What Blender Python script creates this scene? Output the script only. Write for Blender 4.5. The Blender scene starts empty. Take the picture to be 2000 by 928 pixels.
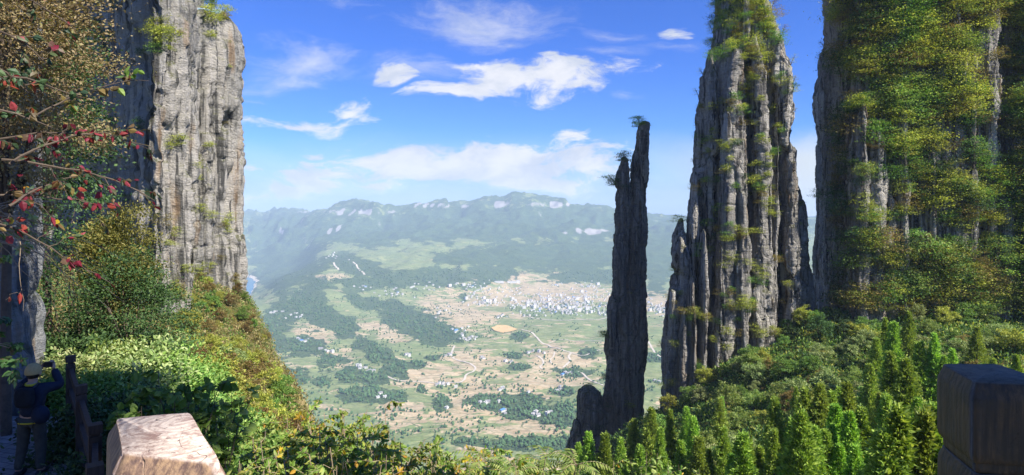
import bpy, math, random
import numpy as np
from mathutils import Vector, Matrix
from mathutils.bvhtree import BVHTree

SC = bpy.context.scene
COL = SC.collection
F, HZ = 1192.0, 420.0            # focal length and horizon row of the photograph, in its own pixels
R = math.radians

# ------------------------------------------------------------------ camera
cam_d = bpy.data.cameras.new('camera'); cam = bpy.data.objects.new('camera', cam_d); COL.objects.link(cam)
cam.location = (0, 0, 0); cam.rotation_euler = (R(90), 0, 0)
cam_d.sensor_fit = 'HORIZONTAL'; cam_d.sensor_width = 36; cam_d.lens = 36*F/2000
cam_d.shift_y = -(464-HZ)/2000
cam_d.clip_start = 0.05; cam_d.clip_end = 90000
SC.camera = cam
# ------------------------------------------------------------------ light
SUN_EL = 45.0
SUN_H = Vector((0.80, -0.60)).normalized()
sun_dir = Vector((SUN_H.x*math.cos(R(SUN_EL)), SUN_H.y*math.cos(R(SUN_EL)), math.sin(R(SUN_EL))))
sd = bpy.data.lights.new('sun', 'SUN'); sun = bpy.data.objects.new('sun', sd); COL.objects.link(sun)
sd.energy = 5.0; sd.angle = R(0.5); sd.color = (1.0, 0.94, 0.84)
sun.rotation_euler = sun_dir.to_track_quat('Z', 'Y').to_euler()
SC.view_settings.view_transform = 'Standard'; SC.view_settings.look = 'None'
SC.view_settings.gamma = 1; SC.view_settings.use_curve_mapping = False
SC.cycles.volume_bounces = 1
SC.view_settings.exposure = 0.98
# ------------------------------------------------------------------ node helpers
class NT:
    def __init__(s, tree): s.t = tree; s.n = tree.nodes; s.l = tree.links
    def node(s, typ, **kw):
        n = s.n.new(typ)
        for k, v in kw.items():
            if k == 'inp':
                for kk, vv in v.items(): s.set(n, kk, vv)
            else: setattr(n, k, v)
        return n
    def set(s, n, key, v):
        sock = n.inputs[key]
        if hasattr(v, 'is_linked') or isinstance(v, bpy.types.NodeSocket): s.l.new(v, sock)
        else: sock.default_value = v
    def math(s, op, a, b=None, c=None, clamp=False):
        n = s.n.new('ShaderNodeMath'); n.operation = op; n.use_clamp = clamp
        s.set(n, 0, a)
        if b is not None: s.set(n, 1, b)
        if c is not None: s.set(n, 2, c)
        return n.outputs[0]
    def mix(s, fac, a, b, mode='MIX'):
        n = s.n.new('ShaderNodeMix'); n.data_type = 'RGBA'; n.blend_type = mode
        s.set(n, 0, fac); s.set(n, 6, a); s.set(n, 7, b)
        return n.outputs[2]
    def ramp(s, fac, stops, interp='LINEAR'):
        n = s.n.new('ShaderNodeValToRGB'); n.color_ramp.interpolation = interp
        el = n.color_ramp.elements
        while len(el) > 1: el.remove(el[-1])
        for i, (p, c) in enumerate(stops):
            c = tuple(c)+(1,) if len(c) == 3 else c
            e = el[0] if i == 0 else el.new(p)
            e.position = p; e.color = c
        s.set(n, 0, fac); return n.outputs[0]
    def noise(s, vec, scale, detail=5, rough=.55, dist=0, out=0):
        n = s.n.new('ShaderNodeTexNoise'); s.set(n, 'Vector', vec); s.set(n, 'Scale', scale)
        s.set(n, 'Detail', detail); s.set(n, 'Roughness', rough); s.set(n, 'Distortion', dist)
        return n.outputs[out]
    def mapping(s, vec, scale=(1, 1, 1), rot=(0, 0, 0), loc=(0, 0, 0)):
        n = s.n.new('ShaderNodeMapping'); s.set(n, 'Vector', vec)
        n.inputs['Scale'].default_value = scale; n.inputs['Rotation'].default_value = rot; n.inputs['Location'].default_value = loc
        return n.outputs[0]
    def smooth(s, v, a, b):
        n = s.n.new('ShaderNodeMapRange'); n.interpolation_type = 'SMOOTHSTEP'
        s.set(n, 0, v); s.set(n, 1, a); s.set(n, 2, b); return n.outputs[0]

# ------------------------------------------------------------------ sky (directions only: nothing tied to the camera)
w = bpy.data.worlds.new('World'); SC.world = w; w.use_nodes = True
nt = NT(w.node_tree); nt.n.clear()
out = nt.node('ShaderNodeOutputWorld')
sky = nt.node('ShaderNodeTexSky', sky_type='NISHITA', sun_disc=False)
sky.sun_elevation = R(SUN_EL); sky.sun_rotation = math.atan2(SUN_H.x, SUN_H.y)
sky.altitude = 1200; sky.air_density = 1.0; sky.dust_density = 0.6; sky.ozone_density = 3.0
tc = nt.node('ShaderNodeTexCoord').outputs['Generated']
sep = nt.node('ShaderNodeSeparateXYZ'); nt.set(sep, 0, tc)
dx, dy, dz = sep.outputs
ay = nt.math('MAXIMUM', nt.math('ABSOLUTE', dy), .08)
u = nt.math('DIVIDE', dx, ay); v = nt.math('DIVIDE', dz, ay)
comb = nt.node('ShaderNodeCombineXYZ'); nt.set(comb, 0, nt.math('MULTIPLY', u, 1.0)); nt.set(comb, 1, nt.math('MULTIPLY', v, 2.1)); nt.set(comb, 2, 3.7)
uv = comb.outputs[0]
wn = nt.node('ShaderNodeTexNoise'); nt.set(wn, 'Vector', uv); nt.set(wn, 'Scale', 4.0); nt.set(wn, 'Detail', 4.0)
wsub = nt.node('ShaderNodeVectorMath', operation='SUBTRACT'); nt.set(wsub, 0, wn.outputs[1]); wsub.inputs[1].default_value = (.5, .5, .5)
wsc = nt.node('ShaderNodeVectorMath', operation='SCALE'); nt.set(wsc, 0, wsub.outputs[0]); nt.set(wsc, 'Scale', .22)
wadd = nt.node('ShaderNodeVectorMath', operation='ADD'); nt.set(wadd, 0, uv); nt.set(wadd, 1, wsc.outputs[0])
wuv = wadd.outputs[0]
n_big = nt.noise(nt.mapping(wuv, scale=(.62, 1, 1)), 7.5, 10, .62)
n_fine = nt.noise(nt.mapping(wuv, scale=(.7, 1, 1)), 21.0, 8, .68)
def ell(px, py, rx, ry, rot, amp):
    # one cloud: a soft ellipse of sky directions
    s2 = nt.node('ShaderNodeSeparateXYZ'); nt.set(s2, 0, nt.mapping(wuv, loc=(-(px-1000)/F, -(HZ-py)/F*2.1, 0)))
    ca, sa = math.cos(R(rot)), math.sin(R(rot))
    X, Y_ = s2.outputs[0], s2.outputs[1]
    a = nt.math('ADD', nt.math('MULTIPLY', X, ca), nt.math('MULTIPLY', Y_, sa))
    b = nt.math('SUBTRACT', nt.math('MULTIPLY', Y_, ca), nt.math('MULTIPLY', X, sa))
    a = nt.math('DIVIDE', a, rx/F); b = nt.math('DIVIDE', b, ry*2.1/F)
    d = nt.math('ADD', nt.math('MULTIPLY', a, a), nt.math('MULTIPLY', b, b))
    return nt.math('MULTIPLY', nt.math('SUBTRACT', 1.0, nt.math('SQRT', d), clamp=True), amp)
def total(lst):
    r = lst[0]
    for q in lst[1:]: r = nt.math('MAXIMUM', r, q)
    return r
puffy = total([ell(1090, 155, 130, 52, 2, 1.25), ell(960, 150, 90, 55, 15, .95), ell(860, 192, 125, 26, 22, 1.1),
               ell(775, 150, 50, 30, 0, .75), ell(590, 243, 165, 26, 8, 1.05), ell(685, 220, 70, 30, 15, .9),
               ell(1120, 262, 55, 26, 0, .8), ell(940, 262, 34, 16, 0, .7), ell(1225, 130, 55, 22, -15, .7), ell(1312, 62, 40, 16, 0, .75),
               ell(1270, 140, 28, 18, 0, .65), ell(900, 315, 300, 60, -2, 1.75), ell(760, 300, 150, 40, -5, 1.3), ell(560, 372, 120, 22, 0, .9), ell(1000, 345, 240, 30, 0, 1.2), ell(640, 285, 60, 16, 0, .8), ell(640, 345, 120, 30, -5, 1.1), ell(1180, 320, 160, 50, 0, 1.0), ell(680, 322, 150, 42, -8, 1.05), ell(1060, 320, 200, 60, 0, 1.0), ell(730, 345, 100, 30, 0, .9),
               ell(480, 335, 70, 26, 0, .8), ell(500, 380, 110, 18, 0, .7), ell(620, 358, 120, 18, 0, .6)])
cirrus = total([ell(940, 45, 270, 70, 0, 1.0), ell(1040, 55, 110, 30, -10, .6), ell(585, 120, 170, 56, 10, .85), ell(530, 160, 120, 46, 10, .7), ell(1225, 100, 90, 20, 0, .45),
                ell(1250, 185, 40, 18, 0, .45), ell(740, 280, 110, 22, 0, .55), ell(510, 205, 30, 12, 0, .5), ell(800, 130, 130, 50, 0, .6), ell(1180, 60, 120, 26, -8, .5), ell(1300, 90, 90, 20, 0, .55), ell(700, 20, 120, 20, 0, .4)])
pm = nt.smooth(nt.math('ADD', nt.math('ADD', puffy, nt.math('MULTIPLY', nt.math('SUBTRACT', n_big, .5), 2.9)), nt.math('MULTIPLY', nt.math('SUBTRACT', n_fine, .5), 2.4)), .12, .92)
pm = nt.math('MULTIPLY', pm, nt.math('MULTIPLY', nt.smooth(puffy, 0, .15), .93))
cm = nt.smooth(nt.math('ADD', nt.math('ADD', cirrus, nt.math('MULTIPLY', nt.math('SUBTRACT', n_big, .5), 1.5)), nt.math('MULTIPLY', nt.math('SUBTRACT', n_fine, .5), 1.1)), .1, 1.15)
cm = nt.math('MULTIPLY', cm, nt.math('MULTIPLY', nt.smooth(cirrus, 0, .25), .62))
# pale veil that thickens towards the horizon, more so towards the sunny right
veil = nt.smooth(nt.math('ADD', v, nt.math('MULTIPLY', nt.math('SUBTRACT', nt.noise(uv, 3.0, 6, .6), .5), .09)), .15, .01)
veilr = nt.smooth(nt.math('ADD', v, nt.math('MULTIPLY', nt.math('SUBTRACT', n_big, .5), .05)), .15, .085)
veilr = nt.math('MULTIPLY', veilr, nt.smooth(u, .10, .42))
veil = nt.math('MAXIMUM', nt.math('MULTIPLY', veil, .74), nt.math('MULTIPLY', veilr, .93))
mask = nt.math('MAXIMUM', nt.math('MAXIMUM', pm, cm), veil, clamp=True)
skyc = nt.mix(1.0, sky.outputs[0], nt.mix(nt.smooth(v, .0, .30), (.62, 1.0, 1.45, 1), (.46, .84, 1.75, 1)), 'MULTIPLY')
bg1 = nt.node('ShaderNodeBackground'); nt.set(bg1, 0, skyc); nt.set(bg1, 1, .060)
shade = nt.smooth(nt.noise(nt.mapping(wuv, loc=(-.03, -.05, 0)), 9.0, 6, .6), .35, .65)
cc = nt.mix(shade, (.80, .86, .98, 1), (1.12, 1.12, 1.14, 1))
cc = nt.mix(nt.math('MULTIPLY', veil, nt.math('SUBTRACT', 1.0, nt.math('MULTIPLY', pm, .95))), cc, nt.mix(nt.smooth(u, .25, .5), (.46, .64, .95, 1), (.92, .98, 1.0, 1)))
bg2 = nt.node('ShaderNodeBackground'); nt.set(bg2, 0, cc); nt.set(bg2, 1, .44)
mx = nt.node('ShaderNodeMixShader'); nt.set(mx, 0, mask); nt.set(mx, 1, bg1.outputs[0]); nt.set(mx, 2, bg2.outputs[0])
nt.set(out, 0, mx.outputs[0])

# ------------------------------------------------------------------ numeric helpers
def at(px, py, Y): return np.array(((px-1000)/F*Y, Y, (HZ-py)/F*Y))
def to_px(p): return 1000+p[0]/p[1]*F, HZ-p[2]/p[1]*F
def _h(ix, iy, iz, seed):
    n = (ix*374761393 + iy*668265263 + iz*1274126177 + seed*982451653) & 0xffffffff
    n = ((n ^ (n >> 13))*1274126177) & 0xffffffff
    n = ((n ^ (n >> 15))*668265263) & 0xffffffff
    n ^= n >> 16
    return n/2147483648.0-1.0
def vn(x, y, z=0.0, seed=0):
    x, y, z = np.broadcast_arrays(np.asarray(x, float), np.asarray(y, float), np.asarray(z, float))
    xi, yi, zi = np.floor(x).astype(np.int64), np.floor(y).astype(np.int64), np.floor(z).astype(np.int64)
    fx, fy, fz = x-xi, y-yi, z-zi
    fx = fx*fx*fx*(fx*(fx*6-15)+10); fy = fy*fy*fy*(fy*(fy*6-15)+10); fz = fz*fz*fz*(fz*(fz*6-15)+10)
    r = 0
    for a in (0, 1):
        for b in (0, 1):
            for c in (0, 1):
                r = r+_h(xi+a, yi+b, zi+c, seed)*(fx if a else 1-fx)*(fy if b else 1-fy)*(fz if c else 1-fz)
    return r
def fbm(x, y, z=0.0, o=4, seed=0, g=.5):
    r, a, f, t = 0, 1.0, 1.0, 0
    for i in range(o):
        r = r+a*vn(x*f, y*f, z*f, seed+i*17); t += a; a *= g; f *= 2.03
    return r/t

# ------------------------------------------------------------------ mesh helpers
class Buf:
    """collects vertices and faces of ONE mesh"""
    def __init__(s): s.V = []; s.Q = []; s.n = 0
    def add(s, V, Fc, mat=0):
        V = np.asarray(V, float).reshape(-1, 3); Fc = np.asarray(Fc, np.int64)
        s.V.append(V); s.Q.append((Fc+s.n, mat)); s.n += len(V); return s
    def arrays(s): return (np.concatenate(s.V), s.Q)
def make_mesh(name, V, Q, mats, smooth=False):
    me = bpy.data.meshes.new(name)
    V = np.asarray(V, np.float32); me.vertices.add(len(V)); me.vertices.foreach_set('co', V.ravel())
    loops = np.concatenate([q.ravel() for q, m in Q]).astype(np.int32)
    sizes = np.concatenate([np.full(len(q), q.shape[1], np.int32) for q, m in Q])
    midx = np.concatenate([np.full(len(q), m, np.int32) if np.isscalar(m) else np.asarray(m, np.int32) for q, m in Q])
    me.loops.add(len(loops)); me.loops.foreach_set('vertex_index', loops)
    me.polygons.add(len(sizes)); me.polygons.foreach_set('loop_start', np.concatenate([[0], np.cumsum(sizes)[:-1]]).astype(np.int32))
    me.polygons.foreach_set('material_index', midx)
    me.update(calc_edges=True)
    me.polygons.foreach_set('use_smooth', np.full(len(sizes), smooth, bool))
    for m in mats: me.materials.append(m)
    return me
def link(name, data, parent=None, loc=None, rot=None, scale=None):
    o = bpy.data.objects.new(name, data); COL.objects.link(o)
    if parent is not None: o.parent = parent
    if loc is not None: o.location = [float(q) for q in loc]
    if rot is not None: o.rotation_euler = rot
    if scale is not None: o.scale = scale if hasattr(scale, '__len__') else (scale,)*3
    return o
def buf_obj(name, buf, mats, parent=None, smooth=False, origin=None):
    V, Q = buf.arrays()
    if origin is not None: V = V-np.asarray(origin, float)
    me = make_mesh(name, V, Q, mats if isinstance(mats, (list, tuple)) else [mats], smooth)
    return link(name, me, parent, origin)
def tag(o, label=None, cat=None, group=None, kind=None):
    if label: o['label'] = label
    if cat: o['category'] = cat
    if group: o['group'] = group
    if kind: o['kind'] = kind
    return o
def thing(name, label, cat, loc, rz=0, group=None):
    o = bpy.data.objects.new(name, None); COL.objects.link(o); o.empty_display_size = .3
    o.location = [float(q) for q in loc]; o.rotation_euler = (0, 0, rz)
    return tag(o, label, cat, group)
def copy_tree(o, parent=None):
    c = o.copy(); COL.objects.link(c)
    if parent is not None: c.parent = parent
    for ch in list(o.children): copy_tree(ch, c)
    return c
def norm(a): return a/np.maximum(np.linalg.norm(a, axis=-1, keepdims=True), 1e-9)
def tube(P, rad, seg=6, cap=True):
    P = np.asarray(P, float); n = len(P); rad = np.broadcast_to(np.asarray(rad, float), (n,))
    T = norm(np.gradient(P, axis=0)); ref = np.array((0.31, .95, .1)) if abs(T[0][2]) > .7 else np.array((0, 0, 1.0))
    A = norm(np.cross(T, ref)); B = np.cross(T, A)
    th = np.arange(seg)*2*math.pi/seg
    V = P[:, None]+(A[:, None]*np.cos(th)[None, :, None]+B[:, None]*np.sin(th)[None, :, None])*rad[:, None, None]
    V = V.reshape(-1, 3); q = []
    for i in range(n-1):
        for j in range(seg):
            a = i*seg+j; b = i*seg+(j+1) % seg; q.append((a, b, b+seg, a+seg))
    return V, np.array(q)
def box(c, s, rz=0, tilt=None):
    c = np.asarray(c, float); hx, hy, hz = [q/2 for q in s]
    V = np.array([(x, y, z) for z in (-hz, hz) for x, y in ((-hx, -hy), (hx, -hy), (hx, hy), (-hx, hy))])
    if tilt is not None: V = V@np.array(tilt).T
    ca, sa = math.cos(rz), math.sin(rz)
    V = V@np.array([[ca, -sa, 0], [sa, ca, 0], [0, 0, 1]]).T+c
    return V, np.array([(3, 2, 1, 0), (4, 5, 6, 7), (0, 1, 5, 4), (1, 2, 6, 5), (2, 3, 7, 6), (3, 0, 4, 7)])
def beam(p0, p1, w, h):
    p0, p1 = np.asarray(p0, float), np.asarray(p1, float); T = norm(p1-p0)
    S = norm(np.cross(T, (0, 0, 1.0))); U = np.cross(S, T)
    V = np.array([p+S*a*w/2+U*b*h/2 for p in (p0, p1) for a, b in ((-1, -1), (1, -1), (1, 1), (-1, 1))])
    return V, np.array([(3, 2, 1, 0), (4, 5, 6, 7), (0, 1, 5, 4), (1, 2, 6, 5), (2, 3, 7, 6), (3, 0, 4, 7)])
ONES = 'zeroth first second third fourth fifth sixth seventh eighth ninth tenth eleventh twelfth thirteenth fourteenth fifteenth sixteenth seventeenth eighteenth nineteenth'.split()
def ordinal(i):
    if i < 20: return ONES[i]
    tens = {2: 'twent', 3: 'thirt', 4: 'fort', 5: 'fift', 6: 'sixt', 7: 'sevent', 8: 'eight', 9: 'ninet'}
    if i >= 100: return 'one hundred and '+ordinal(i-100) if i > 100 else 'hundredth'
    t, o = divmod(i, 10)
    return tens[t]+('ieth' if o == 0 else 'y-'+ONES[o])

# ------------------------------------------------------------------ materials
def new_mat(name):
    m = bpy.data.materials.new(name); m.use_nodes = True; n = NT(m.node_tree); n.n.clear()
    o = n.node('ShaderNodeOutputMaterial'); return m, n, o
def mat_leaf(name, cols, trans=.35, rough=.55, gain=1.75, spec=.3):
    m, n, o = new_mat(name)
    geo = n.node('ShaderNodeNewGeometry'); oi = n.node('ShaderNodeObjectInfo')
    k = len(cols); stops = [(i/max(1, k-1), tuple(c*gain for c in col)) for i, col in enumerate(cols)]
    c = n.ramp(geo.outputs['Random Per Island'], stops)
    hs = n.node('ShaderNodeHueSaturation'); n.set(hs, 'Color', c)
    n.set(hs, 'Hue', n.math('MULTIPLY_ADD', oi.outputs['Random'], .035, .482)); n.set(hs, 'Value', n.math('MULTIPLY_ADD', oi.outputs['Random'], .5, .75))
    p = n.node('ShaderNodeBsdfPrincipled'); n.set(p, 'Base Color', hs.outputs[0]); n.set(p, 'Roughness', rough); n.set(p, 'Specular IOR Level', spec)
    tr = n.node('ShaderNodeBsdfTranslucent'); n.set(tr, 0, n.mix(1.0, hs.outputs[0], (1.25, 1.25, .7, 1), 'MULTIPLY'))
    mx = n.node('ShaderNodeMixShader'); n.set(mx, 0, trans); n.set(mx, 1, p.outputs[0]); n.set(mx, 2, tr.outputs[0])
    n.set(o, 0, mx.outputs[0]); return m
def mat_rock(name, light, mid, dark, scale=1.0, bump=.8, moss=.25, streak=1.0, blocks=.0, beds=1.0):
    m, n, o = new_mat(name)
    tc = n.node('ShaderNodeTexCoord').outputs['Object']; geo = n.node('ShaderNodeNewGeometry')
    v_st = n.mapping(tc, scale=(scale*.9, scale*.9, scale*.05))       # long vertical streaks
    v_bd = n.mapping(tc, scale=(scale*.18, scale*.18, scale*1.6))     # bedding
    big = n.noise(n.mapping(tc, scale=(.07*scale, .07*scale, .03*scale)), 1, 5, .6)
    st = n.noise(v_st, 1.0, 7, .6, .6)
    fine = n.noise(n.mapping(tc, scale=(scale, scale, scale*1.5)), 2.2, 8, .7)
    bed = n.noise(v_bd, 1.3, 6, .65)
    vor = n.node('ShaderNodeTexVoronoi', feature='DISTANCE_TO_EDGE'); n.set(vor, 'Vector', n.mapping(n.mix(.35, tc, n.noise(tc, .5*scale, 4, .6, out=1), 'ADD'), scale=(.42*scale, .42*scale, .16*scale))); n.set(vor, 'Scale', 1.0)
    blk = n.smooth(vor.outputs[0], .0, .09)
    base = n.ramp(n.math('ADD', n.math('MULTIPLY', big, .5), n.math('MULTIPLY', st, .5)), [(.30, dark), (.46, mid), (.60, light), (.75, mid)])
    base = n.mix(n.math('MULTIPLY', n.math('MULTIPLY', n.smooth(st, .50, .38), n.smooth(big, .36, .52)), min(.95, .7*streak)), base, tuple(c*.33 for c in dark)+(1,))  # dark stain streaks, deepened to stand in for shade in cracks
    base = n.mix(n.smooth(n.noise(n.mapping(tc, scale=(scale*.7, scale*.7, scale*.04), loc=(31, 7, 3)), 1.3, 6, .55), .62, .72), base, tuple(min(.62, c*1.25) for c in light)+(1,))
    base = n.mix(.45, base, n.ramp(fine, [(.3, (.45, .45, .45)), (.55, (1.0, 1.0, 1.0)), (.75, (1.5, 1.45, 1.35))]), 'MULTIPLY')
    base = n.mix(.35*beds, base, n.ramp(bed, [(.36, (.45, .45, .46)), (.47, (1, 1, 1)), (.7, (1.2, 1.18, 1.1))]), 'MULTIPLY')
    base = n.mix(n.math('MULTIPLY', n.smooth(vor.outputs[0], .05, .0), .55*blocks), base, tuple(c*.4 for c in dark)+(1,))
    warm = n.noise(n.mapping(tc, scale=(.25*scale, .25*scale, .06*scale), loc=(9, 2, 14)), 1.0, 5, .6)
    base = n.mix(n.math('MULTIPLY', n.smooth(warm, .56, .7), .5), base, (.36, .22, .10, 1))
    if moss:
        sp = n.node('ShaderNodeSeparateXYZ'); n.set(sp, 0, geo.outputs['Normal'])
        mm = n.math('MULTIPLY', n.smooth(sp.outputs[2], .12, .55), n.smooth(fine, .4, .6))
        mm = n.math('MAXIMUM', mm, n.math('MULTIPLY', n.smooth(big, .58, .75), moss))
        base = n.mix(mm, base, n.mix(fine, (.05, .075, .02, 1), (.14, .13, .04, 1)))
    hgt = n.math('ADD', n.math('ADD', n.math('MULTIPLY', fine, .85), n.math('MULTIPLY', bed, .7*beds)), n.math('ADD', n.math('MULTIPLY', st, .35), n.math('MULTIPLY', blk, 1.1*blocks)))
    bp = n.node('ShaderNodeBump'); n.set(bp, 'Strength', bump); n.set(bp, 'Distance', 1.1/scale); n.set(bp, 'Height', hgt)
    p = n.node('ShaderNodeBsdfPrincipled'); n.set(p, 'Base Color', base); n.set(p, 'Roughness', .9); n.set(p, 'Normal', bp.outputs[0]); n.set(p, 'Specular IOR Level', .2)
    n.set(o, 0, p.outputs[0]); return m
def mat_plain(name, col, rough=.8, var=.25, scale=3.0, bump=.2, metal=0, spec=.3, sc3=(1, 1, 1), dist=.02):
    m, n, o = new_mat(name)
    tc = n.mapping(n.node('ShaderNodeTexCoord').outputs['Object'], scale=sc3)
    f = n.noise(tc, scale, 7, .65)
    c = n.ramp(f, [(.25, tuple(q*(1-var*1.4) for q in col)), (.5, col), (.78, tuple(min(1, q*(1+var)) for q in col))])
    bp = n.node('ShaderNodeBump'); n.set(bp, 'Strength', bump); n.set(bp, 'Distance', dist); n.set(bp, 'Height', f)
    p = n.node('ShaderNodeBsdfPrincipled'); n.set(p, 'Base Color', c); n.set(p, 'Roughness', rough); n.set(p, 'Metallic', metal); n.set(p, 'Specular IOR Level', spec); n.set(p, 'Normal', bp.outputs[0])
    n.set(o, 0, p.outputs[0]); return m
M = {}
M['rock_left'] = mat_rock('limestone pale', (.50, .465, .41), (.34, .325, .29), (.13, .13, .125), scale=.9, moss=.10, streak=1.2, bump=.9, beds=.35)
M['rock_tower'] = mat_rock('limestone weathered', (.58, .54, .47), (.30, .28, .25), (.07, .07, .065), scale=.8, moss=.5, streak=1.35, bump=1.0, blocks=.35)
M['rock_pin'] = mat_rock('limestone shade tone', (.46, .41, .33), (.22, .20, .17), (.07, .068, .06), scale=.8, moss=.2, streak=1.0, bump=1.0, blocks=.5)  # limestone made darker to carry the shade on the pinnacle
M['rock_near'] = mat_rock('limestone blue shade tone', (.34, .34, .33), (.20, .205, .21), (.08, .085, .09), scale=5, moss=.15, streak=.8)  # near wall's shade put in as darker, bluer stone
M['conifer'] = mat_leaf('conifer needles', [(.04, .08, .012), (.08, .135, .018), (.13, .195, .028), (.20, .26, .045)], .35, gain=2.5)
M['conifer2'] = mat_leaf('conifer needles olive', [(.06, .09, .018), (.10, .15, .025), (.15, .20, .035), (.21, .24, .05)], .35, gain=2.4)
M['pale'] = mat_leaf('pale broad leaves', [(.06, .09, .025), (.12, .165, .045), (.19, .225, .075), (.28, .30, .14)], .3, spec=.4, gain=1.6)
M['green'] = mat_leaf('green leaves', [(.03, .07, .012), (.06, .12, .02), (.10, .17, .03), (.16, .22, .05)], .35)
M['olive'] = mat_leaf('olive leaves', gain=2.3, cols=[(.055, .07, .012), (.11, .125, .02), (.18, .185, .035), (.26, .25, .05)], trans=.4)
M['dry'] = mat_leaf('dry scrub leaves', [(.05, .045, .018), (.11, .095, .032), (.16, .135, .048), (.11, .125, .035)], .35)
M['rust'] = mat_leaf('rusty leaves', [(.06, .045, .018), (.11, .075, .026), (.16, .115, .035), (.15, .14, .04)], .35)
M['bare'] = mat_leaf('autumn twigs', [(.10, .08, .04), (.17, .125, .06), (.25, .20, .10), (.13, .13, .04)], .3)
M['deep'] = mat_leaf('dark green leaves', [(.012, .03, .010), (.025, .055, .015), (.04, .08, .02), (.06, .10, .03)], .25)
M['gold'] = mat_leaf('gold leaves shade tone', [(.03, .035, .008), (.07, .07, .015), (.12, .11, .025), (.19, .16, .05)], .35)  # gold leaves with their shade put into darker tones
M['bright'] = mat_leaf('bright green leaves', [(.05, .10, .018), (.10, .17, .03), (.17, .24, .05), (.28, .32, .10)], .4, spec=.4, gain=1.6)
M['fore'] = mat_leaf('sunlit bush leaves', [(.05, .09, .015), (.10, .17, .02), (.15, .22, .035), (.24, .28, .07), (.30, .27, .04)], .45, spec=.4, gain=1.5)
M['yellow'] = mat_leaf('yellow leaves', [(.26, .20, .012), (.34, .26, .02), (.30, .16, .02), (.22, .21, .04)], .45)
M['red'] = mat_leaf('red leaves', [(.08, .01, .015), (.17, .018, .025), (.27, .05, .05), (.20, .05, .02)], .45)
M['darkleaf'] = mat_leaf('dark broad leaves', [(.02, .04, .02), (.03, .065, .03), (.05, .09, .03), (.10, .05, .03)], .35, spec=.5)  # dark green and brownish leaf colours
M['bark'] = mat_plain('bark', (.10, .075, .055), .9, .4, 6, .6)
M['twig'] = mat_plain('twig bark', (.28, .21, .14), .85, .3, 8, .4)
M['ground'] = mat_plain('hillside soil', (.055, .060, .022), .95, .5, .35, .5, dist=.5)
# ================================================================== THE VALLEY (real metres; eye level is z = 0)
ZC = {  # columns of sight: distance -> ground height
 -900: [(0, -620), (3000, -600), (6000, -500), (9000, -200), (12500, 60), (30000, -300)],
 300: [(0, -620), (3000, -600), (5000, -650), (6600, -720), (8000, -450), (10000, -200), (12500, 40), (16000, -200), (30000, -300)],
 480: [(0, -620), (1600, -620), (3000, -570), (3600, -560), (4200, -610), (4800, -690), (5400, -742), (6600, -745), (7300, -735), (8000, -560), (9500, -330), (11000, -110), (12500, 20), (16000, -150), (30000, -300)],
 560: [(0, -620), (2200, -605), (3000, -590), (3600, -555), (4200, -525), (4800, -505), (5400, -520), (6000, -600), (7000, -650), (8000, -450), (9500, -250), (11000, -80), (12500, 20), (16000, -150), (30000, -300)],
 640: [(0, -610), (3000, -600), (3600, -560), (4200, -480), (4800, -440), (5400, -420), (6000, -400), (7000, -360), (8000, -290), (8700, -170), (9500, 30), (11000, 0), (12500, 0), (30000, -300)],
 760: [(0, -605), (3000, -600), (3600, -592), (4200, -560), (4800, -430), (5400, -390), (6000, -360), (7000, -320), (8000, -240), (8700, -100), (9500, 130), (11000, 0), (30000, -300)],
 900: [(0, -600), (3000, -600), (3900, -600), (4300, -580), (4800, -480), (5400, -390), (6000, -350), (7000, -300), (8000, -200), (8700, -60), (9500, 130), (11000, 0), (30000, -300)],
 1000: [(0, -600), (4200, -600), (4800, -580), (5400, -500), (6000, -400), (7000, -280), (8000, -110), (8700, 60), (9500, 230), (11000, 0), (30000, -300)],
 1100: [(0, -600), (4200, -600), (4800, -590), (5400, -560), (6000, -450), (7000, -300), (8000, -130), (8700, 60), (9500, 230), (11000, 0), (30000, -300)],
 1200: [(0, -600), (4200, -600), (4800, -600), (5400, -580), (6000, -480), (7000, -340), (8000, -200), (8700, -60), (9500, 20), (11000, -80), (30000, -300)],
 1330: [(0, -600), (4800, -600), (5400, -580), (6000, -490), (7000, -350), (8000, -230), (9500, -110), (11000, -110), (13000, -70), (16000, -200), (30000, -300)],
 1650: [(0, -600), (5400, -560), (7000, -370), (9000, -150), (13000, -80), (30000, -300)],
 3000: [(0, -600), (6000, -450), (9000, -150), (13000, -60), (30000, -300)]}
cpx = np.array(sorted(ZC)); 
CREST9 = [(560, 445), (600, 424), (620, 417), (640, 411), (665, 404), (690, 396), (700, 397), (730, 396), (745, 402), (775, 404), (800, 400), (830, 401), (860, 397), (872, 396), (876, 403), (910, 403), (930, 400), (950, 392), (970, 391), (985, 391), (990, 388), (1005, 385), (1015, 384), (1030, 388), (1050, 389), (1080, 389), (1098, 385), (1106, 386), (1110, 396), (1125, 400), (1160, 407), (1200, 415), (1260, 424), (1330, 432), (1650, 440)]
CREST12 = [(-900, 400), (400, 415), (470, 418), (490, 416), (500, 419), (520, 422), (545, 417), (560, 417), (580, 421), (620, 422), (660, 416), (1200, 420), (1240, 419), (1260, 416), (1275, 424), (1290, 419), (1300, 424), (1320, 420), (1340, 425), (1650, 430), (3000, 425)]
PXS = np.concatenate([np.arange(-400, 380, 26), np.arange(380, 1380, 4.0), np.arange(1380, 2460, 24)])
YS = [880.0]
while YS[-1] < 14300: YS.append(YS[-1]*(1.0065 if YS[-1] < 9600 else (1.012 if YS[-1] < 14000 else 1.06)))
YS = np.array(YS)
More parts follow.
